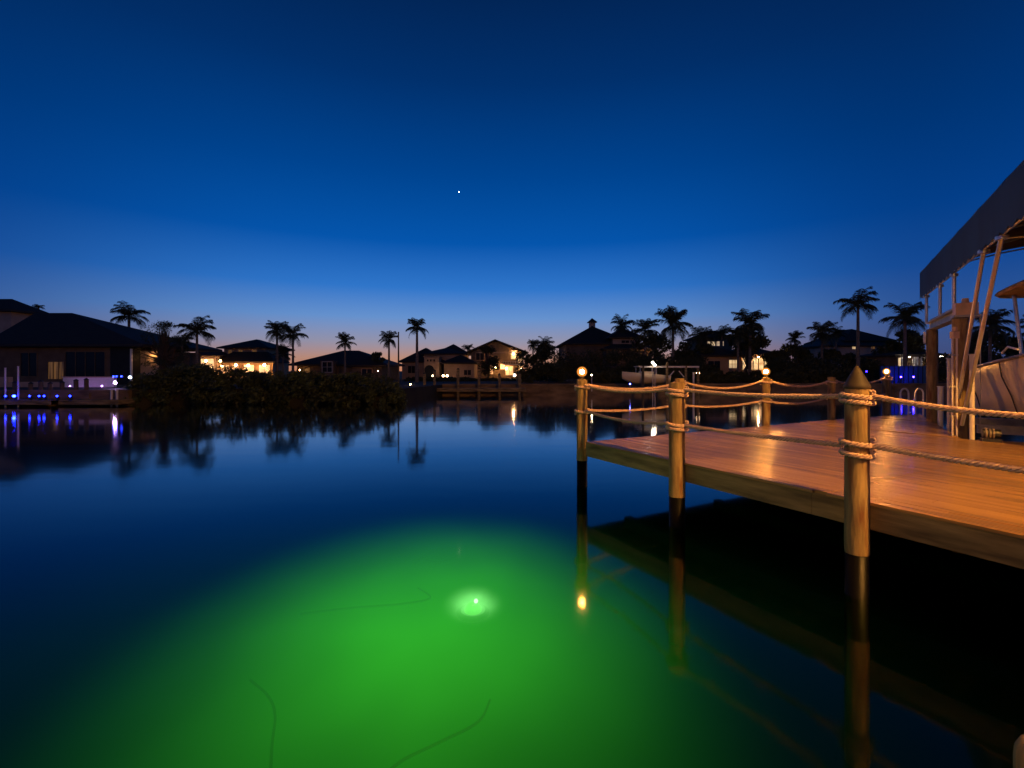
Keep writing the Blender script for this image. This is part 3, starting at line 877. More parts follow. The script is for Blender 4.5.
def tree(name, label, px, w_px, top_y, D, base_z=GZ, dens=1., mat_='leaf_dark', seed=1, sparse=False, group='broadleaf trees along the far bank', cat='tree', low=.18):
    rnd = random.Random(seed)
    x = X(px, D); h = Z(top_y, D) - base_z; w = w_px * D / F
    t = thing(name, label, cat, (x, D, base_z), group)
    tr = MB(); cents = []
    th = h * .45
    tr.tube([(x, D, base_z - .1), (x + rnd.uniform(-.1, .1) * w, D, base_z + th * .5), (x + rnd.uniform(-.1, .1) * w, D, base_z + th)], [.03 * h + .06, .024 * h + .04, .02 * h + .02], 8)
    n = int(11 + 5 * w / 3) * (4 if sparse else 1)
    for i in range(n):
        a = rnd.uniform(0, 2 * math.pi); rr = math.sqrt(rnd.random()) * .5
        zz = low + (1 - low) * rnd.random()
        prof = math.sin(math.pi * min(1, (zz * .8 + .16))) ** .7
        c = Vector((x + w * rr * prof * math.cos(a), D + w * .8 * rr * prof * math.sin(a), base_z + h * min(zz, .93)))
        rad = rnd.uniform(.07, .13) * min(w, h) if sparse else rnd.uniform(.13, .24) * min(w, h)
        if c.z + rad * .7 > base_z + h: c.z = base_z + h - rad * .7
        cents.append((c, rad))
        tr.tube([(x, D, base_z + th * rnd.uniform(.5, 1)), Vector((x, D, base_z + th)).lerp(c, .5) + Vector((0, 0, -.05 * h)), c], [.012 * h + .02, .008 * h + .012, .006], 5)
    tr.build('trunk', M['bark'], t)
    cr = MB(); leaf_cloud(cr, cents, int(170 * dens), .07 if sparse else .04 * min(w, h) + .05, rnd, .75)
    cr.build('crown', M[mat_], t)
    return t

def palm_crown_mesh(seed, nf=17, droop=1., up_=.75):
    nf = int(nf * 1.6)
    rnd = random.Random(seed); mb = MB(); vs, fs = [], []
    for k in range(nf):
        az = 2 * math.pi * (k / nf * 2.4) + rnd.uniform(-.25, .25)
        el = R(rnd.uniform(-30, 70)) if k % 3 else R(rnd.uniform(50, 88))
        el *= up_ / .75
        L = rnd.uniform(.85, 1.08); nseg = 9
        d = Vector((math.cos(az), math.sin(az), 0))
        pts = []; p = Vector((0, 0, 0)); e = el
        for i in range(nseg + 1):
            pts.append(p.copy())
            p = p + (d * math.cos(e) + Vector((0, 0, math.sin(e)))) * L / nseg
            e -= R(rnd.uniform(5, 13) * (.5 + i * .13)) * droop
        mb.tube(pts, [.018 - .0015 * i for i in range(nseg + 1)], 4, False)
        side = d.cross(Vector((0, 0, 1)))
        nl = 26
        for i in range(3, nl):
            u = i / nl * nseg; j = min(nseg - 1, int(u)); q = pts[j].lerp(pts[j + 1], u - j)
            tang = (pts[j + 1] - pts[j]).normalized()
            ll = .33 * math.sin(math.pi * (i / nl * .86 + .1)) ** .7 * rnd.uniform(.8, 1.1)
            for sg in (-1, 1):
                dirv = (side * sg * .8 + tang * .55 + Vector((0, 0, rnd.uniform(-.55, -.05)))).normalized()
                wv = tang * .013
                b = len(vs)
                mid = q + dirv * ll * .55 + Vector((0, 0, -.01)); tip = q + dirv * ll + Vector((0, 0, -.09 * rnd.random() - .03))
                vs += [q - wv * .6, q + wv * .6, mid + wv, tip, mid - wv]
                fs.append((b, b + 1, b + 2, b + 3, b + 4))
    mb.add(vs, fs)
    # crownshaft
    mb.tube([(0, 0, -.22), (0, 0, -.1), (0, 0, .03)], [.035, .05, .02], 8)
    return mb.mesh('palm_crown', M['palm'])
CROWNS = [palm_crown_mesh(3), palm_crown_mesh(11, 19), palm_crown_mesh(23, 15, 1.15), palm_crown_mesh(31, 21, .9, .9), palm_crown_mesh(47, 13, 1.25, .7)]
def palm(label, px, top_y, r_px, D, var=0, lean=0., base_z=GZ, rot=None, group='palms along the far bank'):
    rnd = random.Random(int(px * 7 + D))
    rad = r_px * D / F
    zc = Z(top_y, D) - rad * .62
    x = X(px, D)
    bx = x - lean
    t = thing('palm_tree', label, 'palm', (bx, D, base_z), group)
    tm = MB(); h = zc - base_z
    pts = [(bx + lean * (i / 8) ** 1.6, D, base_z - .1 + (h + .1) * i / 8) for i in range(9)]
    r0 = max(.09, min(.2, .03 * h))
    tm.tube(pts, [r0 * (1.25 - .6 * (i / 8) ** .6) for i in range(9)], 8)
    tm.build('trunk', M['trunk'], t)
    c = bpy.data.objects.new('crown', CROWNS[var]); COL.objects.link(c); c.parent = t
    c.location = (lean, 0, h); c.scale = (rad, rad, rad); c.rotation_euler = (0, 0, rnd.uniform(0, 6.28) if rot is None else rot)
    return t

palm('palm standing behind the dark roofed house on the left', 129, 305, 19, 56, 2)
palm('palm tip just showing over the roof peak of the left house', 38, 304, 6, 60, 4)
palm('palm right of the sparse tree with drooping fronds over the mangroves', 197, 319, 21, 47, 2)
palm('taller left one of the twin palms right of the two-storey lit house', 277, 322, 15, 60, 1)
palm('right one of the twin palms right of the two-storey lit house', 293, 325, 16, 58, 0)
palm('short bushy palm catching porch light below the twin palms', 283, 347, 12, 62, 3)
palm('small palm rising in front of the low wide hip roof', 345, 335, 12, 56, 3)
palm('small palm just left of the thin mast', 389, 332, 12, 60, 1)
palm('tall royal palm right of the thin mast standing before the arched house', 417, 319, 14.5, 52, 0)
palm('tiny distant palm between the arched house and the lit two-storey house', 468, 344, 8, 95, 4)
palm('low palm tops behind the dense shrub right of the lit house', 545, 338, 13, 70, 2)
palm('small far palm left of the roof with the cupola', 533, 340, 8, 78, 1)
palm('palm behind the roof just right of the cupola', 622, 317, 15, 78, 2)
palm('broad palm between the cupola roof and the big bushy palm', 645, 320, 17, 72, 0)
palm('big bushy palm right of the cupola house', 673, 311, 23, 58, 3)
palm('pale lit palm over the upstairs windows', 702, 328, 15, 66, 1)
palm('small palm just right of the upstairs windows', 722, 327, 13, 75, 2)
palm('large dark palm left of the lit lanai windows', 750, 311, 22, 56, 1)
palm('shaggy palm low beside the large dark palm', 738, 326, 16, 53, 4)
palm('short palm in front of the tree line right of the lit lanai', 795, 333, 10, 70, 3)
palm('left one of the pair of palms left of the tall solitary palm', 822, 323, 17, 60, 1)
palm('right one of the pair of palms left of the tall solitary palm', 836, 327, 12, 68, 2)
palm('tall solitary palm before the hipped roof with a bare trunk', 858, 292, 22, 52, 2)
palm('dark full palm left of the boat canopy', 905, 304, 24, 50, 0)
palm('palm between the lift pilings and the boat hull', 990, 312, 24, 46, 1)
palm('short palm beside the guide pole behind the lift', 975, 334, 15, 52, 3)
palm('palm at the far right behind the boat hard top', 1040, 318, 22, 50, 2)
palm('low palm leaning over the mangroves beside the sparse tree', 182, 335, 13, 49, 4)

tree('broadleaf_tree', 'sparse tree with open branches at the edge of the left house', 164, 50, 320, 46, dens=.42, seed=4, mat_='leaf', sparse=True)
tree('broadleaf_tree', 'dense dark shrubby tree between the lit house and the cupola house', 541, 44, 344, 60, seed=5, low=.05)
tree('broadleaf_tree', 'round dark tree just right of the cupola house wall', 655, 50, 333, 62, seed=6, low=.05)
tree('broadleaf_tree', 'dark tree under the pale lit palm', 690, 44, 340, 66, seed=7, low=.05)
tree('broadleaf_tree', 'dense dark tree at the foot of the large dark palm', 748, 46, 328, 58, seed=8, low=.66)
tree('broadleaf_tree', 'wide dark tree right of the lit lanai', 792, 58, 344, 62, seed=9, low=.03)
tree('broadleaf_tree', 'dark tree below the pair of palms', 829, 44, 349, 64, seed=10, low=.03)
tree('broadleaf_tree', 'dark tree in front of the hipped roof house left of the solitary palm', 846, 34, 353, 56, seed=11, low=.03)
tree('broadleaf_tree', 'dark tree behind the ladder left of the boat lift', 906, 44, 330, 58, seed=12, low=.45)
tree('broadleaf_tree', 'dark tree behind the boat hull under the canopy', 985, 62, 330, 55, seed=13, low=.03)
tree('broadleaf_tree', 'dark tree far right behind the boat', 1050, 70, 326, 56, seed=14, low=.03)
tree('broadleaf_tree', 'small dark tree in front of the lit house on its left', 487, 24, 346, 66, seed=15, low=.2)
tree('broadleaf_tree', 'small bushy tree left of the thin mast', 376, 20, 352, 62, seed=16, low=.05)
tree('broadleaf_tree', 'low tree at the right corner of the left house', 140, 34, 345, 48, seed=17, dens=.7)

def hedge(label, px0, px1, top_y, D, depth=1.4, seed=1, mat_='leaf_dark'):
    rnd = random.Random(seed)
    x0, x1 = X(px0, D), X(px1, D); h = Z(top_y, D) - GZ
    t = thing('hedge', label, 'hedge', ((x0 + x1) / 2, D, GZ), 'garden hedges on the far bank')
    cents = []
    n = int((x1 - x0) / .55) + 2
    for i in range(n):
        for k in range(5):
            r_ = rnd.uniform(.38, .62) * max(.6, h * .5)
            cents.append((Vector((x0 + (x1 - x0) * i / (n - 1) + rnd.uniform(-.2, .2), D + rnd.uniform(-.5, .5) * depth, GZ + max(.1, h - r_ * .7) * rnd.uniform(.15, 1))), r_))
    mb = MB(); leaf_cloud(mb, cents, 80, .15, rnd, .8)
    mb.build('foliage', M[mat_], t)
    st_ = MB(); st_.tube([(x0, D, GZ + .03), (x1, D, GZ + .03)], .03, 5)
    for i in range(int((x1 - x0) / 1.2) + 1):
        xx = x0 + .3 + i * 1.2
        if xx < x1: st_.tube([(xx, D, GZ - .05), (xx, D, GZ + h * .6)], .03, 5)
    st_.build('stem', M['bark'], t)
    return t
hedge('clipped dark hedge below the arched house', 408, 470, 377, 58, seed=2)
hedge('dark hedge below the lit two-storey house', 474, 512, 379, 60, seed=3)
hedge('tall dark hedge in front of the cupola house', 556, 640, 347, 54, 2.2, seed=4)
hedge('tall dark hedge right of the boat across the canal', 642, 706, 354, 56, 2.2, seed=5)
hedge('low dark hedge under the lit square window', 700, 756, 375, 52, seed=6)
hedge('low hedge under the lit lanai windows', 724, 790, 371, 56, seed=7)
hedge('long dark hedge behind the pointed-cap piling', 772, 880, 357, 53, 2.2, seed=8)
hedge('tall hedge left of the seawall near the corner lamp', 522, 562, 360, 50, 2., seed=10)
hedge('dark hedge behind the boat lift', 928, 1060, 352, 50, 2.2, seed=9)

hedge('shaggy dark hedge along the seawall right of the corner lamp', 588, 640, 372, 48.2, 1.6, seed=21)
hedge('shaggy dark hedge along the seawall behind the bare-topped piling', 656, 735, 371, 48.6, 1.6, seed=22)
hedge('shaggy dark hedge along the seawall right of the lit windows', 778, 858, 368, 48.9, 1.6, seed=23)
tree('broadleaf_tree', 'rounded dark tree filling the gap right of the bright square window', 780, 34, 350, 58, seed=24, low=.03)
tree('broadleaf_tree', 'low dark tree in the gap left of the upstairs windows', 704, 34, 344, 60, seed=25, low=.03)
# mangroves: one mass
rnd = random.Random(99); cents = []
prof = [(128, 386), (140, 373), (160, 368), (185, 363), (205, 362), (230, 366), (262, 371), (300, 370), (330, 373), (360, 372), (385, 374), (398, 384), (404, 398)]
for i in range(520):
    px = rnd.uniform(128, 402); D = rnd.uniform(31.2, 36)
    for (a0, y0), (a1, y1) in zip(prof, prof[1:]):
        if a0 <= px <= a1: ty = y0 + (y1 - y0) * (px - a0) / (a1 - a0)
    x = X(px, 33.0) * D / 33.0
    zt = Z(ty, 33.0)
    rad = rnd.uniform(.28, .62)
    z = rnd.uniform(.02, 1) ** .95 * max(.2, zt - rad * .6)
    cents.append((Vector((x, D, z)), rad))
mb = MB(); leaf_cloud(mb, cents, 75, .12, rnd, .8)
mg = mb.build('mangroves', M['mangrove'])
tag(mg, 'long dark mass of mangroves standing in the water along the far bank', 'mangroves', kind='stuff')

# ------------------------------------------------------------------ houses
def hip_roof(mb, x0, x1, y0, y1, ze, zr, over=.6, th=.22, gable=False):
    a, b_, c, d = x0 - over, x1 + over, y0 - over, y1 + over
    wx, wy = b_ - a, d - c
    if wx >= wy:
        k = 0 if gable else wy / 2
        r = [((a + k), (c + d) / 2, zr), ((b_ - k), (c + d) / 2, zr)]
    else:
        k = 0 if gable else wx / 2
        r = [((a + b_) / 2, c + k, zr), ((a + b_) / 2, d - k, zr)]
    e = [(a, c, ze), (b_, c, ze), (b_, d, ze), (a, d, ze)]
    lo = [(p[0], p[1], ze - th) for p in e]
    v = e + r + lo
    if wx >= wy: f = [(0, 1, 5, 4), (1, 2, 5), (2, 3, 4, 5), (3, 0, 4)]
    else: f = [(0, 1, 4), (1, 2, 5, 4), (2, 3, 5), (3, 0, 4, 5)]
    f += [(6, 7, 1, 0), (7, 8, 2, 1), (8, 9, 3, 2), (9, 6, 0, 3), (9, 8, 7, 6)]
    mb.add(v, f)
def window(parent, px0, px1, py0, py1, D, glass='dark_glass', frame='trim', cols=2, rows=1, arch=False, fw=.07):
    x0, x1, z1, z0 = X(px0, D), X(px1, D), Z(py0, D), Z(py1, D)
    fr = MB(); y = D
    fr.box(x0 - fw, x0, y - .06, y + .01, z0 - fw, z1 + fw); fr.box(x1, x1 + fw, y - .06, y + .01, z0 - fw, z1 + fw)
    fr.box(x0, x1, y - .06, y + .01, z1, z1 + fw); fr.box(x0, x1, y - .07, y + .01, z0 - fw, z0)
    for i in range(1, cols): 
        xx = x0 + (x1 - x0) * i / cols; fr.box(xx - .025, xx + .025, y - .05, y - .012, z0, z1)
    for i in range(1, rows):
        zz = z0 + (z1 - z0) * i / rows; fr.box(x0, x1, y - .047, y - .012, zz - .025, zz + .025)
    f = fr.build('window', M[frame], parent)
    g_ = MB(); g_.add([(x0, y - .008, z0), (x1, y - .008, z0), (x1, y - .008, z1), (x0, y - .008, z1)], [(0, 1, 2, 3)])
    g_.build('pane', M[glass], f)
    return f
def wall_lamp(parent, px, py, D, power=25., glass='spark', col=(1., .48, .16), r=.1, name='wall_lamp'):
    p = W(px, py, D)
    bk = MB().obox(p + Vector((0, r * .9, 0)), (r * .5, 0, 0), (0, .03, 0), (0, 0, r * .9)).build(name, M['black'], parent)
    bulb(bk, p - Vector((0, .06, 0)), r, power, col)

def wing(wall, roof, px0, px1, D, depth, ey, ry=None, z0=GZ, over=.6, gable=False, rD=None):
    """a block seen between columns px0..px1 at distance D, eaves at row ey, ridge at row ry (at mid-depth)"""
    x0, x1 = X(px0, D), X(px1, D); ze = Z(ey, D)
    wall.box(x0, x1, D, D + depth, z0, ze - .1)
    if ry is not None:
        hip_roof(roof, x0, x1, D, D + depth, ze + .12, Z(ry, D + (depth / 2 if rD is None else rD)), over, gable=gable)
    return x0, x1, ze

# left house
D = 45
h = thing('house', 'large dark hip-roofed house with dim lit curtains behind the blue-lit dock', 'house', (X(70, D), D, GZ))
wl, rf = MB(), MB()
wing(wl, rf, -6, 112, D, 10, 346, None)
wing(wl, rf, 112.1, 147, D + 1.2, 8, 349, None)
ea = [(X(-17, 44), 43.9, 4.80), (-34.5, 43.9, 4.80), (-34.5, 56, 4.80), (X(-17, 44), 56, 4.80)]
rf.add(ea + [(X(35, 50), 50, 8.45), (X(72, 50), 50, 8.45)] + [(x_, y_, z_ - .24) for x_, y_, z_ in ea],
       [(0, 1, 5, 4), (1, 2, 5), (2, 3, 4, 5), (3, 0, 4), (6, 7, 1, 0), (7, 8, 2, 1), (8, 9, 3, 2), (9, 6, 0, 3), (9, 8, 7, 6)])
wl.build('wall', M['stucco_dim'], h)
up_w = MB(); up_w.box(X(-190, 52), X(16, 52), 51.5, 54.5, GZ, Z(311.5, 52)); up_w.build('upper_wall', M['stucco_pale'], h)
hip_roof(rf, X(-190, 52), X(16, 52), 51.5, 54.5, Z(310.5, 52), 10.4, .8)
rf.build('roof', M['roof_cool'], h)
window(h, 21, 37, 353, 376, D, 'dark_glass', 'stucco_dim', 2)
window(h, 48.5, 64, 362, 379, D, 'win_curtain', 'stucco_dim', 3)
window(h, 66, 105, 352, 379, D, 'dark_glass', 'stucco_dim', 4)
sc_ = MB(); sc_.box(X(113, D), X(133, D), D - .3, D + 1.1, GZ, Z(347, D)); sc_.build('screened_porch', M['screen'], h)
sw = MB(); sw.box(X(135.5, D + 1), X(162, D + 1), D + .9, D + 1.15, GZ, Z(351, D)); sw.build('side_wall', M['stucco_pale'], h)
cpm = MB(); cpm.box(X(134, D) - .06, X(134, D) + .08, D - .4, D - .25, GZ, Z(349, D)); cpm.build('corner_post', M['white_metal'], h)
wall_lamp(h, 152, 357, D + .8, 22, r=.06)
wall_lamp(h, 130.5, 377.3, 43.0, 6, 'led_ice', (.6, .75, 1.), .13, 'deck_light')
bd = MB()
# low pale wall in front, lit mauve by lamps added at its foot
lw = thing('garden_wall', 'low pale garden wall tinted mauve behind the left dock', 'wall', (X(88, 37), 37, GZ))
MB().box(X(63, 37), X(114, 37), 37, 37.25, GZ, Z(377.5, 37)).build('wall_face', M['white_metal'], lw)
for px in (70, 86, 102): bulb(lw, (X(px, 36.2), 36.2, GZ + .12), .035, 4, (.62, .26, 1.), 'added_uplight')
MB().box(X(62, 37), X(115, 37), 36.94, 37.31, Z(377.5, 37) + .002, Z(377.5, 37) + .08).build('coping', M['stucco_pale'], lw)
lw2 = thing('garden_wall', 'pale low wall at the left picture edge behind the white poles', 'wall', (X(0, 37), 37, GZ))
MB().box(X(-120, 37), X(60.5, 37), 37.1, 37.35, GZ, Z(382, 37)).build('wall_face', M['stucco_pale'], lw2)
MB().box(X(-120, 37), X(8, 37), 37.05, 37.36, Z(382, 37) + .002, Z(377, 37)).build('raised_end', M['stucco_pale'], lw2)

# left dock with blue lights
LD = 31.0
dk_ = thing('far_dock', 'low far dock at the left edged with small blue lamps', 'dock', (X(50, LD), LD, 0))
DZ = Z(398.6, LD)
MB().box(X(-140, LD), X(72, LD), LD - 1.4, LD + .2, DZ - .05, DZ).build('deck_boards', M['fascia'], dk_)
MB().box(X(-140, LD), X(72, LD), LD - 1.46, LD - 1.404, DZ - .3, DZ - .004).build('fascia_board', M['fascia'], dk_)
MB().box(X(73, LD), X(131, LD), LD - 1.0, LD + .3, .12, .42).build('lower_landing', M['fascia'], dk_)
for px in (6, 14.5, 30, 39.5, 44.5, 57.5, 70.5):
    p = W(px, 396.5, LD - 1.45); big = px == 14.5
    b0 = MB().box(p.x - .05, p.x + .05, p.y, p.y + .1, DZ, p.z + .02).build('dock_light', M['black'], dk_)
    bulb(b0, p + Vector((0, -.03, .03)), .08 if big else .05, 22 if big else 3., (.006, .016, 1.))
p = W(86.5, 392, LD + .3)
blp = thing('bollard_light', 'single faint blue lamp on a low post at the right of the far left dock', 'lamp', (p.x, p.y, .4))
MB().box(p.x - .04, p.x + .04, p.y - .04, p.y + .04, .4, p.z - .05).build('post', M['black'], blp)
bulb(blp, p, .05, .5, (.006, .016, 1.))
for px, ty, lab in ((11, 383, 'first'), (27, 384, 'second'), (37, 382, 'third'), (46.5, 384, 'fourth'), (58.5, 383, 'fifth'), (72.5, 381, 'sixth'), (83, 380, 'seventh')):
    x = X(px, LD + .1); t = thing('far_piling', lab + ' dark stubby piling from the left along the blue-lit dock', 'piling', (x, LD + .35, 0), 'dark pilings of the blue-lit dock')
    MB().tube([(x, LD + .35, -1.8), (x, LD + .35, Z(ty, LD))], [.14, .13], 12).build('post', M['joist'], t)
    MB().lathe([(.15, Z(ty, LD)), (.14, Z(ty, LD) + .05), (.001, Z(ty, LD) + .14)], (x, LD + .35, 0), 12).build('cap', M['black'], t)
for px, ty, lab in ((5.3, 368, 'left one of two slim white poles on the blue-lit dock'), (18.2, 366.5, 'right one of two slim white poles on the blue-lit dock')):
    pole('guide_pole', (X(px, 30), 30, -.4), (X(px, 30), 30, Z(ty, 30)), .05, M['pvc'], lab, 'pole', 'slim white poles of the blue-lit dock')
for px, lab in ((111.5, 'left'), (117, 'right')):
    pole('dock_post', (X(px, 30.6), 30.6, -.5), (X(px, 30.6), 30.6, Z(390, 30.6)), .07, M['pvc'], lab + ' one of two short pale posts beside the mangroves', 'post', 'short pale posts by the landing')
# small lamps by the mangroves
lk = thing('light_bar', 'blue and white lamp bar on a post between the left house and the mangroves', 'lamp', (X(116, 34), 34, GZ))
MB().tube([(X(115, 34), 34, GZ - .3), (X(115, 34), 34, Z(377, 34))], .035, 8).build('post', M['black'], lk)
MB().box(X(112, 34), X(124, 34), 33.95, 34.05, Z(377.6, 34), Z(376.6, 34)).build('bar', M['black'], lk)
for px in (113.5, 116.5, 121.5): bulb(lk, W(px, 376.3, 33.93), .06, 1.6, (.01, .03, 1.), 'blue_lamp')
bulb(lk, W(115, 382.5, 33.9), .09, 50, (.66, .42, 1.), 'white_lamp')

# two-storey lit house behind the mangroves
D = 88
h = thing('house', 'two-storey house with a hip roof and bright porch arches behind the mangroves', 'house', (X(246, D), D, GZ))
wl, rf = MB(), MB()
wing(wl, rf, 224, 266, D, 9, 348, 339.5, over=.9)
wl.build('upper_wall', M['stucco'], h); w2 = MB(); r2 = MB()
wing(w2, r2, 216, 273, D - 3, 4, 362, 353, over=.8); w2.build('wall', M['stucco'], h)
hip_roof(rf, X(216, D - 3), X(273, D - 3), D - 3, D + 1, Z(362, D), Z(352, D), .8)
rf.build('roof', M['roof'], h)
for a0, a1 in ((228, 232), (238, 243), (252, 257)): window(h, a0, a1, 350, 355, D, 'win_curtain', 'trim', 1)
for a0, a1 in ((221, 229), (232.5, 239), (244, 254), (259, 270)): window(h, a0, a1, 365, 374, D - 3.02, 'win_amber' if a0 < 240 else 'win_warm', 'stucco', 2)
for px, py, pw in ((236, 365, 120), (248.5, 365.5, 220), (264.5, 365, 220), (222, 366, 90)): wall_lamp(h, px, py, D - 4.2, pw, r=.2)
# low neighbour on its left
D = 84
h = thing('house', 'low house with lit porch glimpsed left of the two-storey house', 'house', (X(203, D), D, GZ))
wl, rf = MB(), MB(); wing(wl, rf, 188, 217, D, 6, 356, 349); wl.build('wall', M['stucco_pale'], h); rf.build('roof', M['roof'], h)
for a0, a1 in ((190, 196), (198, 204), (206, 214)): window(h, a0, a1, 359, 368, D, 'win_warm', 'trim', 1)
for px, pw in ((194, 90), (206, 160), (220.5, 60)): wall_lamp(h, px, 361, D - 1.5, pw, r=.2)

# low wide house
D = 62
h = thing('house', 'low wide unlit house with a long dark hip roof beside the twin palms', 'house', (X(340, D), D, GZ))
wl, rf = MB(), MB(); wing(wl, rf, 297, 382, D, 9, 365, 350.5, over=.8); wing(wl, rf, 320, 334, D - 1.2, 2, 360, None)
wing(wl, rf, 352, 382, D - 1, 5, 366, 357, over=.6)
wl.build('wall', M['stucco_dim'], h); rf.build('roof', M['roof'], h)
window(h, 322.5, 332, 362, 372, D - 1.22, 'dark_glass', 'trim', 2, 2)
window(h, 302, 310, 368, 374, D, 'win_curtain', 'stucco_dim', 2); window(h, 362, 372, 369, 376, D - 1.02, 'dark_glass', 'stucco', 2)
wall_lamp(h, 300, 370, D - .8, 14, r=.06); wall_lamp(h, 378, 371, D - 2.5, 14, r=.05)

# arched house
D = 74
h = thing('house', 'tan house with an arched entry and tiered hip roofs right of the mast', 'house', (X(440, D), D, GZ))
wl, rf = MB(), MB()
wing(wl, rf, 402, 442, D + 1, 8, 362, 348, over=.5)
wing(wl, rf, 443, 461.5, D + 6, 6, 351, 344.5, over=.4)
wing(wl, rf, 444, 474, D - 1, 7, 363.5, 355, over=.5)
wing(wl, rf, 424, 439, D - 1.5, 3, 356.5, None); wing(wl, rf, 423, 440, D - 1.6, 3.3, 355.5, None, z0=Z(357, D))
wing(wl, rf, 424, 465, D + 2, 6, 354, 348, over=.4)
wl.build('wall', M['stucco'], h); rf.build('roof', M['roof'], h)
ar = MB(); cx_, zz, rr_ = X(431, D), Z(370, D), .75
vs = [(cx_ - rr_, D - 1.515, GZ), (cx_ + rr_, D - 1.515, GZ)] + [(cx_ + rr_ * math.cos(a_), D - 1.515, zz + rr_ * math.sin(a_)) for a_ in [math.pi * i / 12 for i in range(13)]]
ar.add(vs, [tuple([0, 1] + list(range(2, 15)))]); ar.build('arched_door', M['screen'], h)
for a0 in (427, 430, 433.5): window(h, a0, a0 + 1.6, 359.5, 361.5, D - 1.52, 'dark_glass', 'stucco', 1, fw=.03)
window(h, 408, 415, 366, 373, D + .98, 'dark_glass', 'stucco', 2); window(h, 464, 471, 370, 375, D - 1.02, 'dark_glass', 'stucco', 2)
window(h, 440, 444, 364, 376, D + .98, 'dark_glass', 'stucco', 1)
for px, pw in ((433, 16), (443.3, 34), (447.2, 34)): wall_lamp(h, px, 375.8, D - 3.2, pw, 'spark_white', (1., .62, .32), .15, 'garden_light')

# lit two-storey house
D = 82
h = thing('house', 'gable-roofed house with bright lights on both floors of its right side', 'house', (X(496, D), D, GZ))
wl, rf = MB(), MB()
wing(wl, rf, 471, 523, D, 11, 352, None, over=.6)
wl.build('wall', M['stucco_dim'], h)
x0, x1 = X(471, D), X(523, D); zc_, ze_ = Z(339.5, D), Z(350.5, D); cxm = (x0 + x1) / 2 - .3
gf = MB(); gf.add([(x0, D + .001, ze_ - .35), (x1, D + .001, ze_ - .35), (cxm, D + .001, zc_ - .3)], [(0, 1, 2)]); gf.build('gable', M['stucco_dim'], h)
for sx_, xe in ((-1, x0 - .8), (1, x1 + .8)):
    zlo = ze_ - .25
    rf.add([(xe, D - .9, zlo), (cxm, D - .9, zc_), (cxm, D + 11.5, zc_), (xe, D + 11.5, zlo), (xe, D - .9, zlo - .22), (cxm, D - .9, zc_ - .22), (cxm, D + 11.5, zc_ - .22), (xe, D + 11.5, zlo - .22)],
           [(0, 1, 2, 3), (7, 6, 5, 4), (4, 5, 1, 0), (3, 2, 6, 7), (0, 3, 7, 4)])
rf.build('roof', M['roof'], h)
bal = MB(); bal.box(X(503, D), X(523, D), D - 1.6, D - .02, Z(365, D), Z(364.2, D)); 
for i in range(9): bal.box(X(503.2 + i * 2.4, D), X(503.2 + i * 2.4, D) + .06, D - 1.6, D - 1.54, Z(364.2, D), Z(361.6, D))
bal.box(X(503, D), X(523, D), D - 1.6, D - 1.53, Z(361.6, D), Z(361.2, D)); bal.build('balcony', M['trim'], h)
window(h, 511, 516.5, 350.5, 359, D, 'win_warm', 'stucco', 2); window(h, 518, 522, 357, 362.5, D, 'win_warm', 'stucco', 1)
window(h, 519, 522.5, 365.6, 370, D, 'win_warm', 'stucco', 1); window(h, 500.5, 504.5, 364, 369, D, 'win_warm', 'stucco', 1)
window(h, 505.5, 513, 366, 375, D, 'win_amber', 'stucco', 2); window(h, 490, 493, 365, 374, D, 'win_amber', 'stucco', 1)
window(h, 476, 484, 353, 360, D, 'dark_glass', 'stucco', 2)
for px, py, pw in ((495.8, 368, 150), (506.3, 368.5, 150), (513.5, 354, 120), (521, 369, 60)): wall_lamp(h, px, py, D - .7, pw, r=.16)
wall_lamp(h, 514.6, 375.2, D - 4, 40, 'spark_white', (1, .9, .75), .2, 'garden_light')

# cupola house
D = 76
h = thing('house', 'house with a big pyramid roof topped by a small cupola', 'house', (X(592, D), D, GZ))
wl, rf = MB(), MB()
wing(wl, rf, 566, 629, D + 1, 12, 344, 326.5, over=.8)
wing(wl, rf, 612, 640, D, 8, 338, 329, over=.7)
wing(wl, rf, 606, 652, D - 1.5, 6, 349, 341, over=.6)
wl.build('wall', M['stucco_dim'], h); rf.build('roof', M['roof_cool'], h)
upr = MB(); upr.box(X(613, D - .1), X(639, D - .1), D - .06, D - .02, Z(348, D), Z(339, D)); upr.build('upper_wall', M['stucco_pale'], h)  # paler slab: the wall's lit look is put into its colour
cu = MB(); cD = D + 7; cxm = X(592, cD)
cu.box(cxm - .5, cxm + .5, cD - .5, cD + .5, Z(327.5, cD), Z(322.5, cD)); co_ = cu.build('cupola', M['trim'], h)
cr_ = MB(); hip_roof(cr_, cxm - .55, cxm + .55, cD - .55, cD + .55, Z(322.3, cD), Z(318, cD), .25, .08); cr_.build('cupola_roof', M['roof_cool'], co_)
lv = MB()
for i in range(3): lv.box(cxm - .4, cxm + .4, cD - .53, cD - .503, Z(327, cD) + .1 + i * .22, Z(327, cD) + .22 + i * .22)
lv.build('louvre', M['black'], co_)
window(h, 621.5, 629, 340.5, 343, D - .07, 'dark_glass', 'stucco_pale', 2)
wall_lamp(h, 645, 352, D - 2.6, 70, r=.06)

# house with upstairs windows in the trees
D = 92
h = thing('house', 'upper storey with a row of lit windows showing through the palms', 'house', (X(716, D), D, GZ))
wl, rf = MB(), MB(); wing(wl, rf, 702, 732, D, 8, 338, 331); wl.build('wall', M['stucco_dim'], h); rf.build('roof', M['roof'], h)
for a0, a1 in ((707.5, 710), (711.5, 715), (716.5, 719.5), (721.5, 723.5)): window(h, a0, a1, 341.5, 345.8, D, 'win_cream', 'trim', 1)

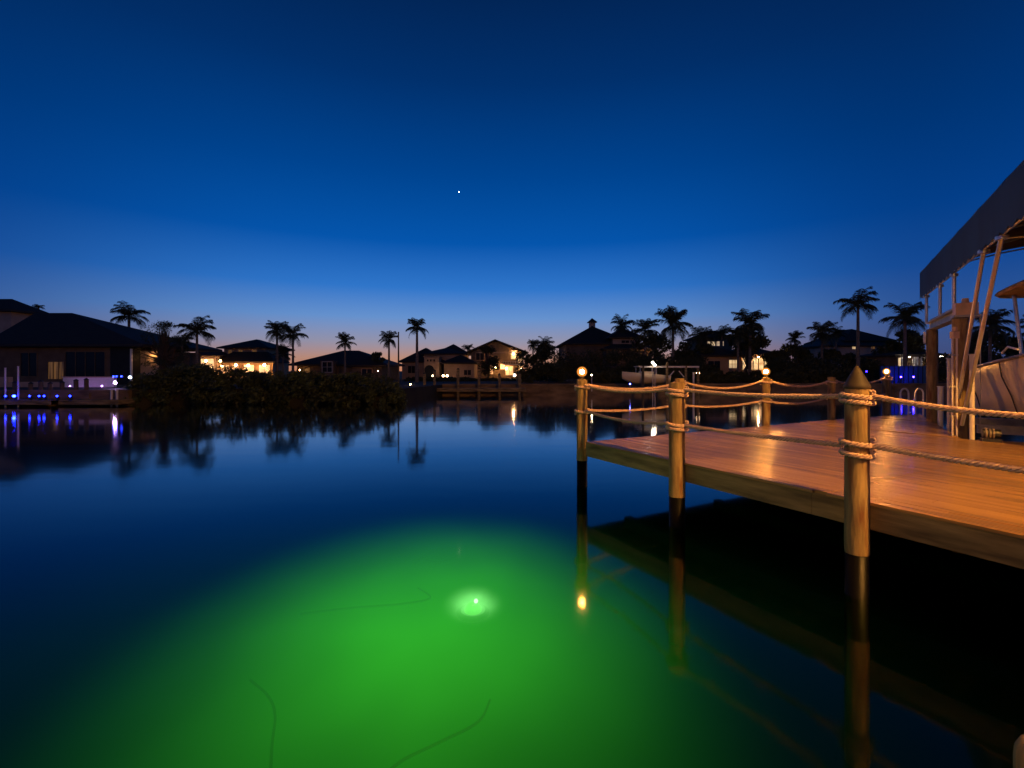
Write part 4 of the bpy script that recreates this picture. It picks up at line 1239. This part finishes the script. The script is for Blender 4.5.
# single-storey house with square lit window
D = 60
h = thing('house', 'single-storey tan house with one bright square window left of the lanai', 'house', (X(722, D), D, GZ))
wl, rf = MB(), MB(); wing(wl, rf, 704, 741, D, 8, 356, 347, over=.7); wl.build('wall', M['stucco'], h); rf.build('roof', M['roof'], h)
window(h, 729, 738, 360, 368, D, 'win_cream', 'trim', 3, 2)
window(h, 708, 720, 361, 371, D, 'dark_glass', 'stucco', 2)
D = 64
h = thing('house', 'low house with a long row of glowing lanai windows behind the lamp piling', 'house', (X(752, D), D, GZ))
wl, rf = MB(), MB(); wing(wl, rf, 741, 776, D, 8, 355, 347, over=.7); wl.build('wall', M['stucco'], h); rf.build('roof', M['roof'], h)
for i, a0 in enumerate((742.5, 748, 753.5, 759, 764.5, 770)): window(h, a0, a0 + 4.3, 358, 369.5, D, 'win_warm' if i % 2 else 'win_cream', 'trim', 1, 2)
wall_lamp(h, 758, 357, D - 1.4, 120, r=.07)

# hipped house with the solitary palm
D = 74
h = thing('house', 'pale hip-roofed house with one small lit window behind the solitary palm', 'house', (X(866, D), D, GZ))
wl, rf = MB(), MB(); wing(wl, rf, 846, 888, D + 2, 9, 341, 329.5, over=.8); wing(wl, rf, 828, 912, D, 9, 346, 337, over=.6)
wl.build('wall', M['stucco_pale'], h); rf.build('roof', M['roof'], h)
window(h, 852, 855.5, 344.5, 349, D, 'win_cream', 'trim', 1); window(h, 871, 874.5, 345, 349, D, 'win_curtain', 'trim', 1)
D = 55
h = thing('house', 'low lanai with pale lit columns above the blue glow right of the ladder', 'house', (X(912, D), D, GZ))
wl, rf = MB(), MB(); wing(wl, rf, 896, 946, D, 6, 355.5, 349, over=.4); wl.build('wall', M['stucco_dim'], h); rf.build('roof', M['roof'], h)
for px in (899.5, 902.5, 911, 914, 918, 924): MB().box(X(px, D) - .1, X(px, D) + .1, D - .5, D - .3, GZ, Z(357, D)).build('column', M['white_metal'], h)
window(h, 898, 904, 358, 366, D, 'win_cream', 'trim', 2); window(h, 912, 925, 358, 367, D, 'win_curtain', 'trim', 3)
wall_lamp(h, 941, 356.5, D - 1, 25, 'spark_white', (1, .85, .65), .14); wall_lamp(h, 909, 357, D - .9, 30, 'spark_white', (1, .85, .65), .06)

# blue lit patch on the bank right of the ladder
bw_ = thing('pool_fence', 'dark pool cage panel lit deep blue right of the far right lamp piling', 'fence', (X(905, 48.5), 48.5, GZ))
MB().box(X(880, 48.5), X(932, 48.5), 48.5, 48.56, GZ, Z(366, 48.5)).build('panel', M['canvas'], bw_)
for i in range(12): MB().box(X(880 + i * 4.7, 48.5) - .02, X(880 + i * 4.7, 48.5) + .02, 48.42, 48.49, GZ, Z(365.6, 48.5)).build('post', M['black'], bw_)
for px in (866.5, 901, 913.5):
    p = W(px, 371.5 if px < 870 else 377, 47.6)
    t = thing('blue_lamp', {866.5: 'small blue lamp just right of the pointed cap', 901: 'left one of two faint blue lamps right of the far lamp piling', 913.5: 'right one of two faint blue lamps right of the far lamp piling'}[px], 'lamp', (p.x, p.y, GZ), 'blue garden lamps')
    MB().box(p.x - .04, p.x + .04, p.y - .04, p.y + .04, GZ - .1, p.z).build('post', M['black'], t)
    bulb(t, p, .07, 7 if px < 870 else 34, (.02, .008, 1.))

# ------------------------------------------------------------------ far shore dock and boat things
def far_pile(px, ty, D, label, r=.13, m='fascia'):
    x = X(px, D)
    t = thing('far_piling', label, 'piling', (x, D, 0), 'pilings along the far seawall')
    MB().tube([(x, D, -1.9), (x, D, Z(ty, D))], [r * 1.05, r], 12).build('post', M[m], t)
    MB().lathe([(r * 1.1, Z(ty, D)), (r * 1.05, Z(ty, D) + .04), (.001, Z(ty, D) + .16)], (x, D, 0), 12).build('cap', M['cap'], t)
for px, ty, lab in ((424.5, 374, 'dark piling left of the arched house door along the far seawall'), (434.5, 371, 'second dark piling by the arched house door'),
                    (458, 369.5, 'pale piling below the right end of the arched house'), (479, 369, 'pale piling left of the lit house'),
                    (499.5, 375, 'pale piling in front of the lit ground floor'), (519.5, 374, 'dark piling at the right end of the lit house')):
    far_pile(px, ty, 42.6, lab)
fd = thing('far_dock', 'low far dock along the seawall below the arched and lit houses', 'dock', (X(460, 43), 43, 0))
MB().box(X(402, 42.5), X(526, 42.5), 42.2, 43.6, .62, .72).build('deck_boards', M['fascia'], fd)
MB().box(X(402, 42.5), X(526, 42.5), 42.14, 42.196, .42, .715).build('fascia_board', M['fascia'], fd)
mast = thing('mast', 'thin tall bare mast between two palms', 'mast', (X(398.5, 42), 42, 0))
MB().tube([(X(398.5, 42), 42, -.3), (X(398.5, 42), 42, Z(333, 42))], [.10, .055], 10).build('pole', M['joist'], mast)
MB().ball((X(398.5, 42), 42, Z(333, 42) + .04), .07, 8).build('finial', M['joist'], mast)

# boat on a lift across the canal
D = 41
fbm = thing('motor_boat', 'pale boat raised on a lift across the canal behind the bare-topped piling', 'boat', (X(645, D), D, 1.))
vs, fs = [], []; n = 14
xa, xb = X(622, D), X(667, D)
for i in range(n + 1):
    s = i / n; bw = 1.05 * (1 - max(0, (s - .45) / .55) ** 2) + .03
    keel = Z(384.5, D) + .5 * max(0, (s - .6) / .4) ** 2; gun = Z(375.5, D) + .35 * s
    x = xb - (xb - xa) * s
    vs += [(x, D - bw, gun), (x, D - bw * .9, gun - .4), (x, D - bw * .6, keel + .18), (x, D, keel), (x, D + bw * .6, keel + .18), (x, D + bw, gun)]
for i in range(n):
    for j in range(5): fs.append((i*6+j, i*6+j+1, (i+1)*6+j+1, (i+1)*6+j))
    fs.append((i*6+5, i*6, (i+1)*6, (i+1)*6+5))
fs.append((0, 1, 2, 3, 4, 5))
MB().add(vs, fs, True).build('hull', M['gel'], fbm)
MB().box(X(640, D), X(652, D), D - .5, D + .5, Z(376, D), Z(371.5, D)).build('console', M['gel'], fbm)
MB().box(X(636, D), X(656, D), D - .8, D + .8, Z(366.9, D), Z(366.1, D)).build('hard_top', M['gel'], fbm)
for px in (638, 654):
    for dy in (-.7, .7): MB().tube([(X(px, D), D + dy, Z(376, D)), (X(px, D), D + dy, Z(366.5, D))], .03, 6).build('top_leg', M['alu'], fbm)
fl_ = thing('boat_lift', 'pale lift frame of beams and posts across the canal right of the raised boat', 'boat lift', (X(680, D), D, 0))
for px, ty in ((643, 366), (667, 362), (686, 366), (698, 368)):
    MB().tube([(X(px, D - 1.6), D - 1.6, -1.8), (X(px, D - 1.6), D - 1.6, Z(ty, D - 1.6))], .11, 10).build('post', M['joist'] if px in (643,) else M['fascia'], fl_)
MB().beam(W(641, 366.8, D - 1.6), W(699, 366.8, D - 1.6), .15, .14).build('beam', M['pvc'], fl_)
MB().beam(W(668, 378, D - 1.6), W(674, 371, D - 1.6), .07, .07).build('brace', M['pvc'], fl_)
MB().beam(W(684, 377, D - 1.6), W(679, 371, D - 1.6), .07, .07).build('brace', M['pvc'], fl_)
# lamps on the far side of the canal
def post_lamp(px, py, D, base, label, glass='spark', power=20., col=(1., .62, .3), r=.1, group='lamps on the far bank'):
    p = W(px, py, D)
    t = thing('post_lamp', label, 'lamp', (p.x, p.y, base), group)
    MB().tube([(p.x, p.y, base - .1), (p.x, p.y, p.z - r * .8)], .035, 8).build('post', M['pvc'], t)
    bulb(t, p, r, power, col)
post_lamp(652.7, 362.5, 39.3, 0, 'upper white lamp on the far boat lift', 'spark_white', 12, (1, .85, .65), .10)
post_lamp(655, 365, 39.0, 0, 'lower white lamp on the far boat lift', 'spark_white', 8, (1, .85, .65), .08)
post_lamp(698, 373, 43, .5, 'warm lamp on a short post right of the far boat lift', 'spark', 26, (1, .62, .28), .14)
post_lamp(591.8, 375, 43, .5, 'small warm lamp just right of the corner lamp piling', 'spark', 10, (1, .7, .4), .06)
post_lamp(630, 384, 42.2, .4, 'tiny blue lamp on the far bank left of the bare-topped piling', 'led_blue', 6, (.08, .1, 1), .06)
pole('dock_post', (X(693.5, 42.8), 42.8, -.4), (X(693.5, 42.8), 42.8, Z(372.5, 42.8)), .08, M['pvc'], 'short pale post beside the warm lamp across the canal', 'post')
post_lamp(410.5, 384.5, 42.9, .72, 'low warm lamp on the far dock left of the arched house', 'spark', 16., (1., .5, .18), .05)

# unseen lamp posts behind the camera, added to light dock, pilings and boat
def added_lamp_post(loc, h, power, label):
    p = Vector(loc); t = thing('added_lamp_post', label, 'added lamp', p, 'added lamp posts on the near lawn')
    MB().tube([p, p + up * (h - .17)], [.08, .045], 12).build('pole', M['black'], t)
    MB().lathe([(.001, h + .3), (.26, h + .24), (.22, h + .18)], p, 16).build('shade', M['black'], t)
    bulb(t, p + up * h, .16, power, WARM, 'globe', 10)
added_lamp_post((-3.0, -3.5, ZD - .02), 4.2, 1000., 'added lower warm lamp post out of view on the near lawn beside the water')
added_lamp_post((6.6, -1.6, ZD - .02), 7.4, 9200., 'added tall warm lamp post out of view on the near lawn beside the dock')

# the one bright star
sp_ = W(459, 192, 3000)
MB().ball((sp_.x, sp_.y, sp_.z), 3.3, 8).build('star', M['starlight'])
tag(bpy.data.objects['star'], 'single bright star high in the blue sky above the arched house', 'star')

# ------------------------------------------------------------------ render settings
scene.view_settings.view_transform = 'Standard'; scene.view_settings.look = 'None'
scene.view_settings.exposure = 0; scene.view_settings.gamma = 1
scene.render.engine = 'CYCLES'
cy = scene.cycles
cy.use_denoising = True
try: cy.denoiser = 'OPENIMAGEDENOISE'
except Exception: pass
cy.max_bounces = 6; cy.diffuse_bounces = 2; cy.glossy_bounces = 3; cy.transparent_max_bounces = 8; cy.volume_bounces = 0
cy.caustics_reflective = False; cy.caustics_refractive = False
cy.sample_clamp_indirect = 4.0
cy.use_light_tree = True
